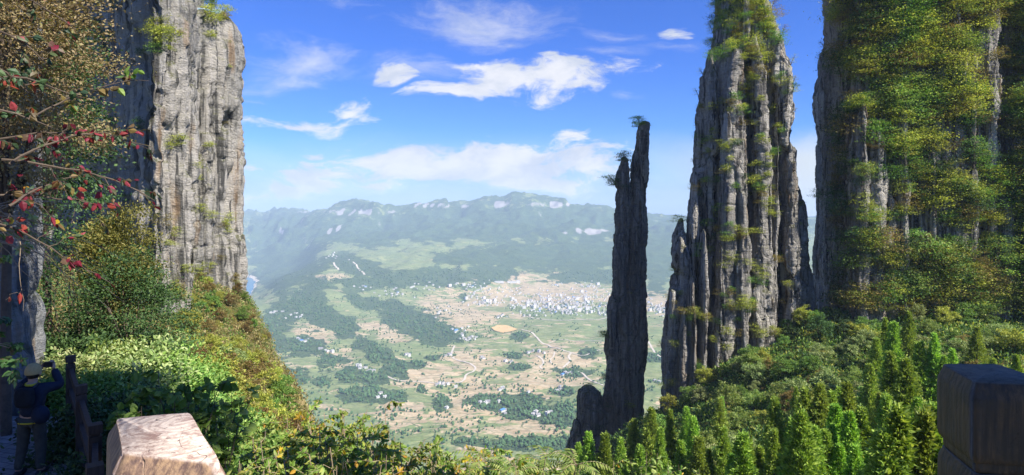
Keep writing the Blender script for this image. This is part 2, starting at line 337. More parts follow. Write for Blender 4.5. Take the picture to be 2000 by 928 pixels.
def smoothcol(px):
    # blend the columns smoothly at px (array) for every distance in YS
    tab = np.array([np.interp(YS, [a for a, b in ZC[int(k)]], [b for a, b in ZC[int(k)]]) for k in cpx])
    ker = np.exp(-np.linspace(-2, 2, 25)**2); ker /= ker.sum()
    tab = np.array([np.convolve(np.pad(r, 12, mode='edge'), ker, mode='valid') for r in tab])
    i = np.clip(np.searchsorted(cpx, px)-1, 0, len(cpx)-2); t = (px-cpx[i])/(cpx[i+1]-cpx[i])
    t = t*t*(3-2*t)*.6+t*.4
    return tab[i]*(1-t)[:, None]+tab[i+1]*t[:, None]
Zg = smoothcol(PXS).T                                      # rows = distance, columns = bearing
PXG, YG = np.meshgrid(PXS, YS); XG = (PXG-1000)/F*YG
# mountain crests
c9 = (HZ-np.interp(PXS, *zip(*CREST9)))/F*9300; c12 = (HZ-np.interp(PXS, *zip(*CREST12)))/F*13000
w9 = np.clip((PXS-560)/90, 0, 1)*np.clip((1500-PXS)/300, 0, 1)
rim = 9300+120*vn(PXS/40, 0, 0, 5)
amt = np.exp(-np.maximum(0, (rim[None]-YG))/330.0)*(YG <= rim[None])+np.exp(-(YG-rim[None])/1500.0)*(YG > rim[None])
# the plateau's rock wall: the last 170 m below the rim rise steeply
wall = np.clip((YG-(rim[None]-260))/200.0, 0, 1); wall = wall*wall*(3-2*wall)
foot = c9[None]-95-np.maximum(0, (rim[None]-YG-200))*.30
tgt = np.maximum(np.where(YG <= rim[None], foot+wall*95, c9[None]-(YG-rim[None])*.03), -900)
near9 = np.clip((YG-8250)/500.0, 0, 1)*(YG < 12000)*np.clip((12000-YG)/1500, 0, 1)
Zg = Zg*(1-near9*w9[None])+np.maximum(Zg*(1-near9), tgt*near9+Zg*(1-near9))*near9*w9[None]*0+tgt*near9*w9[None]
k12 = np.exp(-((YG-13000)/700.0)**2)
Zg = Zg*(1-k12)+c12[None]*k12
rid = 1-np.abs(fbm(XG/900, YG/900, 0, 5, 11, .55))*2.6
rid2 = 1-np.abs(fbm(XG/260, YG/260, 0, 4, 21, .55))*2.6
hilly = np.clip((Zg+585)/220, 0, 1)+np.clip((-620-Zg)/80, 0, 1)
hilly *= 1-.90*np.exp(-((YG-9300)/190.0)**2)*w9[None]
hilly *= 1-.9*k12
farhill = np.clip((YG-6500)/2500, 0, 1)
leftm = np.clip((640-PXG)/90, 0, 1)*np.clip((YG-6900)/900, 0, 1)
canyon = np.exp(-((Zg+745)/22.0)**2)*(YG > 5000)*(YG < 7600)
Zg = Zg+(rid*38+rid2*17)*hilly*(1+farhill*1.5+leftm*2.2)*(1-canyon)-20*hilly+fbm(XG/260, YG/260, 0, 4, 31)*20*(1-canyon)+fbm(XG/60, YG/60, 0, 3, 41)*3*(1-canyon)
def zval(x, Y):
    px = 1000+x/Y*F
    i = np.clip(np.searchsorted(PXS, px)-1, 0, len(PXS)-2); j = np.clip(np.searchsorted(YS, Y)-1, 0, len(YS)-2)
    a = (px-PXS[i])/(PXS[i+1]-PXS[i]); b = (Y-YS[j])/(YS[j+1]-YS[j])
    return (Zg[j, i]*(1-a)+Zg[j, i+1]*a)*(1-b)+(Zg[j+1, i]*(1-a)+Zg[j+1, i+1]*a)*b
def pick(px, py):
    i = int(np.clip(np.searchsorted(PXS, px)-1, 0, len(PXS)-2)); a = (px-PXS[i])/(PXS[i+1]-PXS[i])
    col = Zg[:, i]*(1-a)+Zg[:, i+1]*a
    ray = (HZ-py)/F*YS
    hit = np.nonzero(col >= ray)[0]
    if not len(hit) or hit[0] == 0: return None
    j = hit[0]; d0 = ray[j-1]-col[j-1]; d1 = col[j]-ray[j]; t = d0/(d0+d1+1e-9)
    Y = YS[j-1]+(YS[j]-YS[j-1])*t
    return np.array(((px-1000)/F*Y, Y, (HZ-py)/F*Y))
# land cover as it lies on the ground: groves, brown fields, rock faces
PYG = HZ-Zg/YG*F
WOB = vn(PXG/22, PYG/9, 0, 91)*.35+vn(PXG/8, PYG/4, 0, 92)*.2
def blob(lst, soft=1.0):
    m = np.zeros_like(PXG)
    for cx, cy, rx, ry, *rot in lst:
        a = R(rot[0]) if rot else 0
        X, Y_ = (PXG-cx), (PYG-cy)
        p, q = X*math.cos(a)+Y_*math.sin(a), -X*math.sin(a)+Y_*math.cos(a)
        m = np.maximum(m, np.clip(1.35-np.sqrt((p/rx)**2+(q/ry)**2)*.9+WOB, 0, 1))
    return m
GROVES = [(862, 785, 19, 15), (960, 786, 42, 15), (1027, 797, 46, 21), (1095, 812, 46, 22), (714, 771, 50, 15), (777, 771, 20, 11), (772, 722, 25, 20), (725, 738, 36, 12),
 (678, 733, 25, 14), (735, 690, 40, 20, 30), (830, 640, 60, 24, 15), (780, 625, 50, 18, 25), (865, 643, 22, 14), (1015, 655, 16, 8), (1015, 717, 24, 6), (1120, 727, 36, 9),
 (580, 675, 46, 18), (620, 612, 60, 22, 30), (530, 640, 28, 26), (672, 640, 26, 20), (1100, 766, 24, 8), (1003, 695, 18, 7), (818, 712, 15, 7), (627, 745, 18, 8), (822, 760, 9, 8),
 (1060, 866, 150, 12), (700, 590, 30, 12, 35), (760, 596, 60, 10, 10), (910, 560, 20, 6), (905, 582, 8, 8), (1280, 700, 30, 10), (1150, 690, 20, 8), (840, 700, 14, 6), (650, 705, 30, 10), (560, 740, 40, 18)]
WOODS = [(800, 545, 175, 17, -4), (700, 520, 50, 16, 20), (585, 590, 60, 24, -35), (1100, 498, 160, 30), (930, 500, 70, 18), (960, 545, 50, 10, -20), (1180, 540, 90, 14), (560, 500, 60, 60), (1000, 440, 260, 26), (700, 455, 120, 22),
 (1290, 500, 60, 60), (1300, 460, 60, 30)]
BROWN = [(1000, 545, 110, 18), (1060, 570, 150, 24), (640, 540, 55, 8), (665, 640, 30, 14, 20), (720, 635, 30, 8), (620, 650, 40, 20), (900, 620, 70, 20), (930, 700, 60, 20), (830, 740, 60, 30), (950, 790, 100, 50), (1100, 710, 60, 30), (1030, 830, 90, 30), (880, 590, 60, 15), (1290, 590, 40, 20), (660, 700, 30, 15), (790, 810, 40, 25), (1070, 740, 60, 25), (770, 650, 30, 20)]
forest = blob(GROVES)*1.0
forest = np.maximum(forest, blob(WOODS)*.95)
base = np.interp(PYG, [400, 452, 470, 530, 545, 900], [.95, .85, .45, .42, .22, .2])
base = np.where((PXG < 640), np.maximum(base, np.interp(PYG, [540, 600, 900], [.62, .38, .28])), base)
forest = np.clip(forest*.85+base*.55, 0, 1)
brown = np.clip(blob(BROWN)*.7+np.interp(PYG, [450, 540, 600, 900], [.05, .3, .42, .45]), 0, 1)
dzY = np.abs(np.gradient(Zg, axis=0)/np.gradient(YG, axis=0)); dzX = np.abs(np.gradient(Zg, axis=1)/np.maximum(np.abs(np.gradient(XG, axis=1)), 1e-3))
slope = np.sqrt(dzX**2+dzY**2)
rock = .55*np.clip((slope-.75)/.5, 0, 1)*(YG > 6500)
rock = np.clip(rock*(vn(XG/260, YG/900, 0, 77)*1.2+.45), 0, 1)
rock = np.maximum(rock, blob([(700, 414, 90, 6), (850, 402, 60, 5), (660, 445, 25, 5, -25), (1150, 452, 40, 6), (545, 450, 14, 9, 30), (505, 455, 12, 6, 40), (1080, 400, 60, 6), (970, 400, 30, 6)])*np.clip(vn(XG/60, YG/900, 0, 78)*1.5+.65, 0, 1))
sand = np.exp(-((Zg+722)/14.0)**2)*(YG > 5000)*(YG < 7600)*(PXG < 545)*(PXG > 440)
nr, nc = Zg.shape
idx = np.arange(nr*nc).reshape(nr, nc)
Qt = np.stack([idx[:-1, :-1], idx[:-1, 1:], idx[1:, 1:], idx[1:, :-1]], -1).reshape(-1, 4)
def mat_valley():
    m, n, o = new_mat('valley land')
    tc = n.node('ShaderNodeTexCoord').outputs['Object']
    at_ = n.node('ShaderNodeAttribute', attribute_name='cover'); sp = n.node('ShaderNodeSeparateColor'); n.set(sp, 0, at_.outputs['Color'])
    fo, br, ro = sp.outputs; al = at_.outputs['Alpha']
    warp = n.node('ShaderNodeVectorMath', operation='ADD'); n.set(warp, 0, tc)
    wn_ = n.node('ShaderNodeTexNoise'); n.set(wn_, 'Vector', tc); n.set(wn_, 'Scale', .004); n.set(wn_, 'Detail', 5)
    ws = n.node('ShaderNodeVectorMath', operation='SCALE'); n.set(ws, 0, wn_.outputs[1]); n.set(ws, 'Scale', 150.0); n.set(warp, 1, ws.outputs[0])
    wv = warp.outputs[0]
    def cells(scale, sc3, rot):
        c = n.node('ShaderNodeTexVoronoi', voronoi_dimensions='2D', distance='CHEBYCHEV'); n.set(c, 'Vector', n.mapping(wv, scale=sc3, rot=(0, 0, rot))); n.set(c, 'Scale', scale); n.set(c, 'Randomness', .8)
        e = n.node('ShaderNodeTexVoronoi', voronoi_dimensions='2D', feature='DISTANCE_TO_EDGE'); n.set(e, 'Vector', n.mapping(wv, scale=sc3, rot=(0, 0, rot))); n.set(e, 'Scale', scale); n.set(e, 'Randomness', .8)
        s_ = n.node('ShaderNodeSeparateColor'); n.set(s_, 0, c.outputs['Color']); return s_.outputs, e.outputs[0]
    (r1, g1, b1), e1 = cells(1/95.0, (1, 1.9, 1), .25)
    (r2, g2, b2), e2 = cells(1/30.0, (.55, 1.7, 1), -.2)
    n50 = n.noise(tc, 1/90.0, 6, .6); n15 = n.noise(tc, 1/14.0, 6, .7); n400 = n.noise(tc, 1/420.0, 6, .62); n150 = n.noise(n.mapping(tc, loc=(500, 90, 0)), 1/170.0, 6, .62)
    isb = n.math('ADD', n.math('MULTIPLY', r1, .22), n.math('ADD', n.math('MULTIPLY', r2, .18), n.math('MULTIPLY', n150, .60)))
    isb = n.math('SUBTRACT', n.math('MULTIPLY_ADD', br, .45, .195), isb)
    brown_c = n.mix(g2, (.43, .32, .185, 1), (.32, .24, .145, 1)); brown_c = n.mix(n.math('MULTIPLY', b2, .6), brown_c, (.52, .43, .28, 1))
    green_c = n.mix(g2, (.155, .195, .07, 1), (.26, .27, .12, 1)); green_c = n.mix(n.math('MULTIPLY', b1, .6), green_c, (.14, .20, .08, 1))
    field = n.mix(n.smooth(isb, -.03, .03), green_c, brown_c)
    field = n.mix(.6, field, n.ramp(n15, [(.3, (.55, .6, .55)), (.5, (1, 1, 1)), (.7, (1.35, 1.35, 1.25))]), 'MULTIPLY')
    hedge = n.math('MULTIPLY', n.smooth(n.math('MULTIPLY', e1, 95), 4.0, 1.0), n.smooth(n50, .46, .58))
    tz = n.node('ShaderNodeSeparateXYZ'); n.set(tz, 0, tc)
    ct = n.math('FRACT', n.math('ADD', n.math('MULTIPLY', tz.outputs[2], .22), n.math('MULTIPLY', n50, 3.0)))
    terr = n.math('MULTIPLY', n.math('MAXIMUM', n.smooth(n.math('MULTIPLY', e2, 30), 1.9, .5), n.math('MULTIPLY', n.smooth(ct, .22, .08), .8)), .5)
    field = n.mix(terr, field, (.10, .135, .055, 1)); field = n.mix(n.math('MULTIPLY', hedge, .8), field, (.05, .085, .03, 1))
    fcol = n.mix(n.smooth(n15, .35, .62), (.022, .05, .024, 1), (.085, .13, .05, 1))
    fcol = n.mix(n.math('MULTIPLY', n.smooth(n50, .5, .66), .5), fcol, (.10, .14, .05, 1))
    isf = n.math('ADD', n.math('ADD', n.math('MULTIPLY', n150, .45), n.math('MULTIPLY', n50, .55)), n.math('MULTIPLY', n.math('SUBTRACT', n15, .5), .25))
    isf = n.smooth(n.math('SUBTRACT', n.math('MULTIPLY_ADD', fo, .50, .29), isf), -.02, .02)
    land = n.mix(isf, field, fcol)
    rk = n.mix(n50, (.42, .39, .34, 1), (.20, .20, .19, 1)); land = n.mix(n.smooth(n.math('ADD', ro, n.math('MULTIPLY', n.math('SUBTRACT', n15, .5), .5)), .35, .6), land, rk)
    land = n.mix(n.smooth(al, .3, .5), land, (.62, .52, .38, 1))
    bp = n.node('ShaderNodeBump'); n.set(bp, 'Strength', .9); n.set(bp, 'Distance', n.math('MULTIPLY_ADD', isf, 9.0, 1.0)); n.set(bp, 'Height', n15)
    p = n.node('ShaderNodeBsdfPrincipled'); n.set(p, 'Base Color', land); n.set(p, 'Roughness', .95); n.set(p, 'Specular IOR Level', .1); n.set(p, 'Normal', bp.outputs[0])
    n.set(o, 0, p.outputs[0]); return m
M['valley'] = mat_valley()
Vt = np.stack([XG, YG, Zg], -1).reshape(-1, 3)
me = make_mesh('valley', Vt, [(Qt, 0)], [M['valley']], True)
ca = me.color_attributes.new('cover', 'FLOAT_COLOR', 'POINT')
ca.data.foreach_set('color', np.stack([forest, brown, rock, sand], -1).reshape(-1, 4).astype(np.float32).ravel())
tag(link('terrain', me), 'broad farmed valley rising to blue mountains', kind='structure')
# river in its canyon
def mat_water():
    m, n, o = new_mat('river water'); tc = n.node('ShaderNodeTexCoord').outputs['Object']
    bp = n.node('ShaderNodeBump'); n.set(bp, 'Strength', .25); n.set(bp, 'Distance', .5); n.set(bp, 'Height', n.noise(tc, .05, 4, .6))
    p = n.node('ShaderNodeBsdfPrincipled'); n.set(p, 'Base Color', (.03, .13, .20, 1)); n.set(p, 'Roughness', .25); n.set(p, 'Normal', bp.outputs[0]); n.set(o, 0, p.outputs[0]); return m
wb = Buf(); wb.add([(-4600, 5000, -726), (-2150, 5000, -726), (-2350, 7700, -726), (-5200, 7700, -726)], [(0, 1, 2, 3)])
tag(buf_obj('river', wb, mat_water()), 'blue river at the foot of the far canyon', kind='structure')
ob = Buf(); ob.add([(-17900, -12900, -905), (17900, -12900, -905), (17900, 15000, -905), (-17900, 15000, -905)], [(0, 1, 2, 3)])
tag(buf_obj('ground', ob, M['ground']), kind='structure')

# roads draped over the valley floor
M['road'] = mat_plain('pale concrete road', (.50, .44, .35), .9, .15, .05, 0)
def road(pts, wid, label, name='road', mat='road'):
    P = [pick(*q) for q in pts]; P = np.array([p for p in P if p is not None])
    t = np.linspace(0, len(P)-1, len(P)*14); i = np.clip(t.astype(int), 0, len(P)-2); f = (t-i)[:, None]
    pm1 = P[np.clip(i-1, 0, len(P)-1)]; p0 = P[i]; p1 = P[i+1]; p2 = P[np.clip(i+2, 0, len(P)-1)]
    C_ = .5*((2*p0)+(-pm1+p1)*f+(2*pm1-5*p0+4*p1-p2)*f*f+(-pm1+3*p0-3*p1+p2)*f**3)
    T = np.gradient(C_[:, :2], axis=0); T /= np.maximum(np.linalg.norm(T, axis=1, keepdims=True), 1e-6); N_ = np.stack([-T[:, 1], T[:, 0]], 1)
    L_, R_ = C_[:, :2]+N_*wid/2, C_[:, :2]-N_*wid/2
    z = np.maximum(zval(L_[:, 0], L_[:, 1]), zval(R_[:, 0], R_[:, 1]))+1.3
    V = np.concatenate([np.column_stack([L_, z]), np.column_stack([R_, z])]); n_ = len(C_)
    q = np.array([(k, k+1, n_+k+1, n_+k) for k in range(n_-1)])
    b = Buf(); b.add(V, q[:, ::-1]); return tag(buf_obj(name, b, M[mat]), label, kind='structure')
Z4 = lambda l: [(500+a*.3966, 560+b*.3966) for a, b in l]
road(Z4([(978, 290), (965, 320), (970, 350), (1010, 368), (1055, 380), (1080, 400), (1068, 420), (1035, 436), (1025, 460), (1000, 474), (940, 476), (820, 470), (700, 462), (640, 440)]), 8, 'pale winding road between hamlets')
road(Z4([(1290, 210), (1340, 220), (1372, 240), (1400, 270), (1440, 290), (1500, 308), (1548, 325), (1540, 345), (1548, 365), (1530, 385), (1512, 400)]), 9, 'pale valley road below the town')
road(Z4([(1548, 325), (1600, 340), (1640, 332), (1700, 312), (1800, 330), (1900, 350)]), 7, 'pale side road heading behind the pinnacle')
road(Z4([(1580, 418), (1610, 430), (1630, 450), (1680, 476), (1760, 500)]), 8, 'pale lane near the pinnacle')
road(Z4([(1380, 340), (1410, 360), (1415, 380), (1400, 395), (1410, 405)]), 7, 'short pale farm lane')
road(Z4([(1440, 280), (1500, 262), (1600, 270), (1700, 265)]), 6, 'thin pale lane across the fields')
road(Z4([(1470, 322), (1465, 345), (1450, 360), (1455, 378)]), 6, 'small curved farm track')
road([(690, 512), (697, 520), (706, 530), (712, 537)], 14, 'pale road on the far hillside')
road([(652, 513), (655, 520), (661, 527)], 14, 'pale track cut into the far spur')
road([(1030, 618), (1060, 624), (1100, 626), (1150, 624), (1200, 618)], 12, 'wide pale road along the town edge')
road([(1240, 640), (1262, 660), (1280, 690), (1300, 700)], 9, 'pale lane seen between the rock towers')
# a field of bare yellow earth
yb = [pick(500+a*.3966, 560+b*.3966) for a, b in [(1158, 205), (1190, 190), (1235, 192), (1290, 212), (1260, 222), (1215, 230), (1175, 218)]]
b_ = Buf(); cx_ = np.mean(yb, axis=0); b_.add(np.array([cx_]+yb)+np.array((0, 0, 3.0)), [(0, i+1, (i+1) % len(yb)+1) for i in range(len(yb))])
tag(buf_obj('bare_earth', b_, mat_plain('yellow earth', (.56, .38, .16), .95, .15, .03, 0)), 'bare yellow earth field beside the valley road', kind='structure')

# ------------------------------------------------------------------ houses
M['wall_w'] = mat_plain('white render', (.60, .585, .55), .85, .10, .4, 0)
M['wall_g'] = mat_plain('grey render', (.42, .41, .39), .85, .12, .4, 0)
M['roof_g'] = mat_plain('grey tile roof', (.24, .235, .23), .8, .2, .8, 0)
M['roof_l'] = mat_plain('pale concrete roof', (.50, .485, .46), .8, .1, .8, 0)
M['roof_b'] = mat_plain('blue sheet roof', (.08, .22, .52), .5, .1, .8, 0)
M['dark'] = mat_plain('dark window', (.05, .06, .07), .3, .1, .8, 0)
def house_arrays(w_, d_, h_, kind):
    wl = Buf(); wl.add(*box((0, 0, h_/2), (w_, d_, h_)))
    wi = Buf()
    for s in (-1, 1):
        for st in range(max(1, int(h_//3.1))):
            for k in range(max(2, int(w_//4.4))):
                x = -w_/2+(k+.5)*w_/max(2, int(w_//4.4)); wl.add(*box((x, s*(d_/2+.02), 1.7+3.1*st), (1.3, .12, 1.3)), mat=1)
        for st in range(max(1, int(h_//3.1))):
            wl.add(*box((s*(w_/2+.02), 0, 1.7+3.1*st), (.12, 1.3, 1.3)), mat=1)
    rf = Buf()
    if kind == 'flat':
        rf.add(*box((0, 0, h_+.15), (w_+.8, d_+.8, .3))); rf.add(*box((w_*.2, 0, h_+1.45), (w_*.32, d_*.5, 2.3)))
        for s in (-1, 1): rf.add(*box((0, s*(d_/2+.25), h_+.6), (w_+.8, .25, .6))); rf.add(*box((s*(w_/2+.25), 0, h_+.6), (.25, d_+.2, .6)))
    else:
        r = d_*.32; W, D = w_/2+.7, d_/2+.8
        V = [(-W, -D, h_-.1), (W, -D, h_-.1), (W, D, h_-.1), (-W, D, h_-.1), (-W, 0, h_+r), (W, 0, h_+r), (-W, -D, h_+.2), (W, -D, h_+.2), (W, D, h_+.2), (-W, D, h_+.2)]
        rf.add(V, [(6, 7, 5, 4), (9, 4, 5, 8), (3, 2, 1, 0), (0, 1, 7, 6), (2, 3, 9, 8)]); rf.add(V, [(6, 4, 9), (7, 8, 5)])
        rf.add(V, [(1, 2, 8, 7), (3, 0, 6, 9)])
    return wl, wi, rf
HT = [(11, 9, 6.4, 'flat', 'wall_w', 'roof_l'), (13, 8, 6.2, 'gable', 'wall_w', 'roof_g'), (17, 8, 6.2, 'gable', 'wall_g', 'roof_g'), (10, 9, 9.4, 'flat', 'wall_w', 'roof_l'), (15, 9, 6.4, 'gable', 'wall_w', 'roof_b'), (9, 8, 3.6, 'gable', 'wall_g', 'roof_g')]
HW = {0: 'flat roofed white house', 1: 'white house with grey gabled roof', 2: 'long grey house', 3: 'three storey white house', 4: 'white house with blue roof', 5: 'low grey farm shed', 6: 'tall white apartment block', 7: 'long white school building'}
HT += [(26, 14, 18.6, 'flat', 'wall_w', 'roof_l'), (62, 14, 12.5, 'flat', 'wall_w', 'roof_l')]
hmesh = []
for w_, d_, h_, k_, mw, mr in HT:
    wl, wi, rf = house_arrays(w_, d_, h_, k_)
    hmesh.append([(nm, make_mesh(nm, *b.arrays(), mt)) for nm, b, mt in (('wall', wl, [M[mw], M['dark']]), ('roof', rf, [M[mr]]))] + [(wl, wi, rf, mw, mr)])
HAM = [  # centre px, py, spread, number, words
 (912, 660, 26, 13, 'where the winding road starts'), (898, 645, 22, 10, 'in the upper roadside hamlet'), (875, 694, 9, 3, 'beside the bend of the winding road'), (798, 695, 5, 2, 'standing alone above the brown field'),
 (702, 718, 14, 8, 'in the hamlet on the left slope'), (726, 726, 14, 7, 'below the hamlet on the left slope'), (868, 752, 14, 5, 'on the lower road'), (892, 756, 9, 4, 'at the end of the lower road'),
 (871, 797, 5, 2, 'beside the dark round grove'), (980, 762, 12, 5, 'at the edge of the central grove'), (950, 790, 16, 5, 'left of the central grove'), (985, 803, 12, 5, 'inside the central grove'), (1045, 812, 12, 5, 'by the lower right grove'), (1072, 808, 10, 3, 'at the right end of the lower grove'),
 (990, 708, 12, 6, 'left of the valley road'), (940, 700, 8, 3, 'on the green field'), (1108, 732, 14, 5, 'in the hamlet left of the pinnacle'), (1090, 762, 14, 4, 'near the pinnacle base'), (1030, 766, 5, 2, 'by itself above the grove'),
 (745, 775, 14, 4, 'in the lower left wood'), (590, 665, 20, 7, 'below the left spur'), (640, 685, 20, 7, 'by the blue roofed farm'), (570, 620, 24, 9, 'on the ridge left of the valley'), (535, 612, 14, 5, 'beside the talus slope'), (755, 574, 30, 12, 'at the forest foot'),
 (820, 566, 45, 16, 'under the forest band'), (868, 610, 30, 12, 'in the fields left of the town'), (700, 560, 20, 5, 'on the bare spur'), (650, 500, 30, 12, 'on the far left plateau'), (1180, 600, 25, 10, 'at the far right of the town'), (1284, 604, 22, 16, 'between pinnacle and tower'), (1284, 745, 9, 4, 'between pinnacle foot and tower foot'), (1050, 690, 30, 4, 'on the plain below the town'), (980, 618, 14, 6, 'just left of the town')]
rs = np.random.default_rng(11)
cands = []
for cx, cy, sp, n_, words in HAM:
    for k in range(n_):
        p = pick(cx+rs.normal()*sp*.42, cy+rs.normal()*sp*.17)
        if p is None: continue
        cands.append((p, int(rs.choice([0, 1, 1, 2, 3, 4, 5], p=[.25, .2, .15, .15, .1, .05, .1])), rs.uniform(.9, 1.25), rs.normal()*.3+.6, words))
TOWN = [(1060, 592, 70, 17, 190), (1130, 585, 75, 18, 190), (1100, 605, 70, 12, 150), (960, 590, 50, 9, 60), (930, 562, 30, 10, 32), (1150, 560, 45, 10, 34), (1000, 568, 60, 9, 26), (925, 575, 15, 8, 14), (900, 556, 30, 8, 10), (1090, 560, 40, 8, 14), (1290, 600, 25, 12, 50), (1185, 612, 20, 8, 30)]
for cx, cy, sx, sy, n_ in TOWN:
    for k in range(int(n_*.85)):
        p = pick(cx+rs.normal()*sx*.5, cy+rs.normal()*sy*.55)
        if p is None: continue
        cands.append((p, int(rs.choice([0, 1, 3, 6, 4, 2], p=[.30, .13, .36, .08, .03, .10])), rs.uniform(.75, 1.1), rs.normal()*.25+.6, 'in the crowded valley town'))
for x_ in (975, 983, 1000, 1012): cands.append((pick(x_, 553), 7 if x_ != 1012 else 6, 1.2, .1, 'on the school terrace above the town'))
# keep houses apart
keep = []
for c in cands:
    r = 5.5*c[2]+(8 if c[1] in (6,) else 0)+(30 if c[1] == 7 else 0)
    if all((c[0][0]-k[0][0])**2+(c[0][1]-k[0][1])**2 > (r+kr)**2 for k, kr in keep): keep.append((c, r))
cands = [k for k, _ in keep]
HOUSES = cands
cands.sort(key=lambda c: c[0][1]/c[2])
single, rest = cands[:290], cands[290:]
groups = {}
for c in single: groups.setdefault((c[4], c[1]), []).append(c)
for (words, kind), lst in groups.items():
    lst.sort(key=lambda c: c[0][0]/c[0][1])
    for i, (p, kd, s_, rz, _) in enumerate(lst):
        lab = HW[kind]+' '+words
        if len(lst) > 1: lab = ordinal(i+1)+' '+lab+' from left'
        z = zval(p[0], p[1])-.8
        t = thing('valley_house', lab, 'house', (p[0], p[1], z), rz, 'houses scattered over the valley floor'); t.scale = (s_, s_, s_)
        for nm, me_ in hmesh[kd][:2]: link(nm, me_, t)
tb = Buf()
tm = ['wall_w', 'wall_g', 'dark', 'roof_g', 'roof_l', 'roof_b']
for p, kd, s_, rz, _ in rest:
    wl, wi, rf, mw, mr = hmesh[kd][2]; z = zval(p[0], p[1])-.8
    ca_, sa_ = math.cos(rz), math.sin(rz); Rm = np.array([[ca_, -sa_, 0], [sa_, ca_, 0], [0, 0, 1]])
    for bb, mt in ((wl, mw), (rf, mr)):
        V, Q = bb.arrays(); V = V@Rm.T*s_+np.array((p[0], p[1], z)); off = tb.n; tb.V.append(V); tb.n += len(V)
        for q, _m in Q: tb.Q.append((q+off, tm.index('dark' if _m else mt)))
if rest: tag(buf_obj('town_houses', tb, [M[k] for k in tm]), 'dense mass of small white town houses', 'houses', kind='stuff')

# ------------------------------------------------------------------ trees of the valley
def lump_tree(seed, h=1.0, r=.42, pointy=True):
    g = np.random.default_rng(seed); rings = [(.08, .55), (.22, .95), (.42, 1.0), (.62, .75), (.82, .42)] if pointy else [(.12, .5), (.28, .95), (.5, 1.1), (.72, 1.0), (.9, .6)]
    V = []; seg = 7
    for z, rr in rings:
        for j in range(seg):
            a = 2*math.pi*(j+.5*g.random())/seg; q = r*rr*g.uniform(.65, 1.25); V.append((q*math.cos(a), q*math.sin(a), h*(z+g.uniform(-.05, .05))))
    V.append((0, 0, h)); V.append((0, 0, h*.02)); Q = []; T = []
    for i in range(len(rings)-1):
        for j in range(seg): Q.append((i*seg+j, i*seg+(j+1) % seg, (i+1)*seg+(j+1) % seg, (i+1)*seg+j))
    k = (len(rings)-1)*seg
    for j in range(seg): T.append((k+j, k+(j+1) % seg, len(V)-2)); T.append(((j+1) % seg, j, len(V)-1))
    return np.array(V), np.array(Q), np.array(T)
lt = [lump_tree(i, 1.0, .30 if i % 2 else .42, bool(i % 2)) for i in range(6)]
def mat_dist_tree(name, c1, c2):
    m, n, o = new_mat(name); geo = n.node('ShaderNodeNewGeometry'); tc = n.node('ShaderNodeTexCoord').outputs['Object']
    c = n.mix(geo.outputs['Random Per Island'], c1+(1,), c2+(1,)); f = n.noise(tc, .9, 4, .7)
    c = n.mix(.6, c, n.ramp(f, [(.3, (.4, .4, .4)), (.65, (1.5, 1.5, 1.4))]), 'MULTIPLY')
    p = n.node('ShaderNodeBsdfPrincipled'); n.set(p, 'Base Color', c); n.set(p, 'Roughness', .9); n.set(p, 'Specular IOR Level', .1); n.set(o, 0, p.outputs[0]); return m
M['vtree'] = mat_dist_tree('valley tree foliage', (.035, .085, .04), (.09, .16, .06))
rs = np.random.default_rng(5)
trees = []
def add_grove(cx, cy, rx, ry, rot, dens, lo, hi):
    p0 = pick(cx, cy)
    if p0 is None: return
    n_ = int(min(2600, dens*rx*ry)); a = R(rot)
    for _ in range(n_):
        t, q = rs.uniform(0, 2*math.pi), math.sqrt(rs.random())*1.12
        u_, v_ = rx*q*math.cos(t), ry*q*math.sin(t)
        px, py = cx+u_*math.cos(a)-v_*math.sin(a), cy+u_*math.sin(a)+v_*math.cos(a)
        if vn(px/13, py/6, 0, 3)+vn(px/5, py/2.4, 0, 9)*.6 < (q-.75)*1.5+.02: continue
        p = pick(px, py)
        if p is not None: trees.append((p[0], p[1], rs.uniform(lo, hi)))
for g_ in GROVES: add_grove(*g_[:4], g_[4] if len(g_) > 4 else 0, .36, 7, 13)
for g_ in WOODS[:3]+WOODS[5:7]: add_grove(*g_[:4], g_[4] if len(g_) > 4 else 0, .16, 9, 14)
for _ in range(9000):   # trees along hedges and scattered on the plain
    px, py = rs.uniform(505, 1310), 530+370*rs.random()**1.1
    if vn(px/26, py/9, 0, 61)+.6*vn(px/9, py/4, 0, 62) < .12+(.2 if px > 1120 else 0)-(.25 if px < 800 else 0): continue
    p = pick(px, py)
    if p is not None: trees.append((p[0], p[1], rs.uniform(5, 10)))
for c in HOUSES[:230]:   # every farm has its trees
    for _ in range(5):
        a, d_ = rs.uniform(0, 6.28), rs.uniform(13, 38); trees.append((c[0][0]+d_*math.cos(a), c[0][1]+d_*math.sin(a)*1.3, rs.uniform(5, 11)))
hp = np.array([(c[0][0], c[0][1]) for c in HOUSES])
T3 = []
for x_, y_, h_ in trees:
    if np.min((hp[:, 0]-x_)**2+(hp[:, 1]-y_)**2) < (8+h_*.3)**2: continue
    T3.append((x_, y_, h_))
T3.sort(key=lambda t: t[1]/t[2])
GW = [((862, 785), 'in the small dark grove of the lower valley'), ((960, 786), 'in the left half of the central grove'), ((1027, 797), 'in the middle of the central grove'), ((1095, 812), 'in the grove left of the pinnacle foot'), ((1060, 866), 'in the woods at the foot of the gorge'), ((714, 771), 'in the long wood at lower left'), ((772, 722), 'in the round grove beside the brown field'), ((700, 830), 'beyond the foreground bushes')]
tmesh = [make_mesh('valley_tree', V, [(Q, 0), (T, 0)], [M['vtree']]) for V, Q, T in lt]
grp = {}
for i, (x_, y_, h_) in enumerate(T3[:290]):
    px, py = to_px((x_, y_, zval(x_, y_)))
    k = min(range(len(GW)), key=lambda q: (GW[q][0][0]-px)**2+(GW[q][0][1]-py)**2*4); grp.setdefault(k, []).append((px, x_, y_, h_, i))
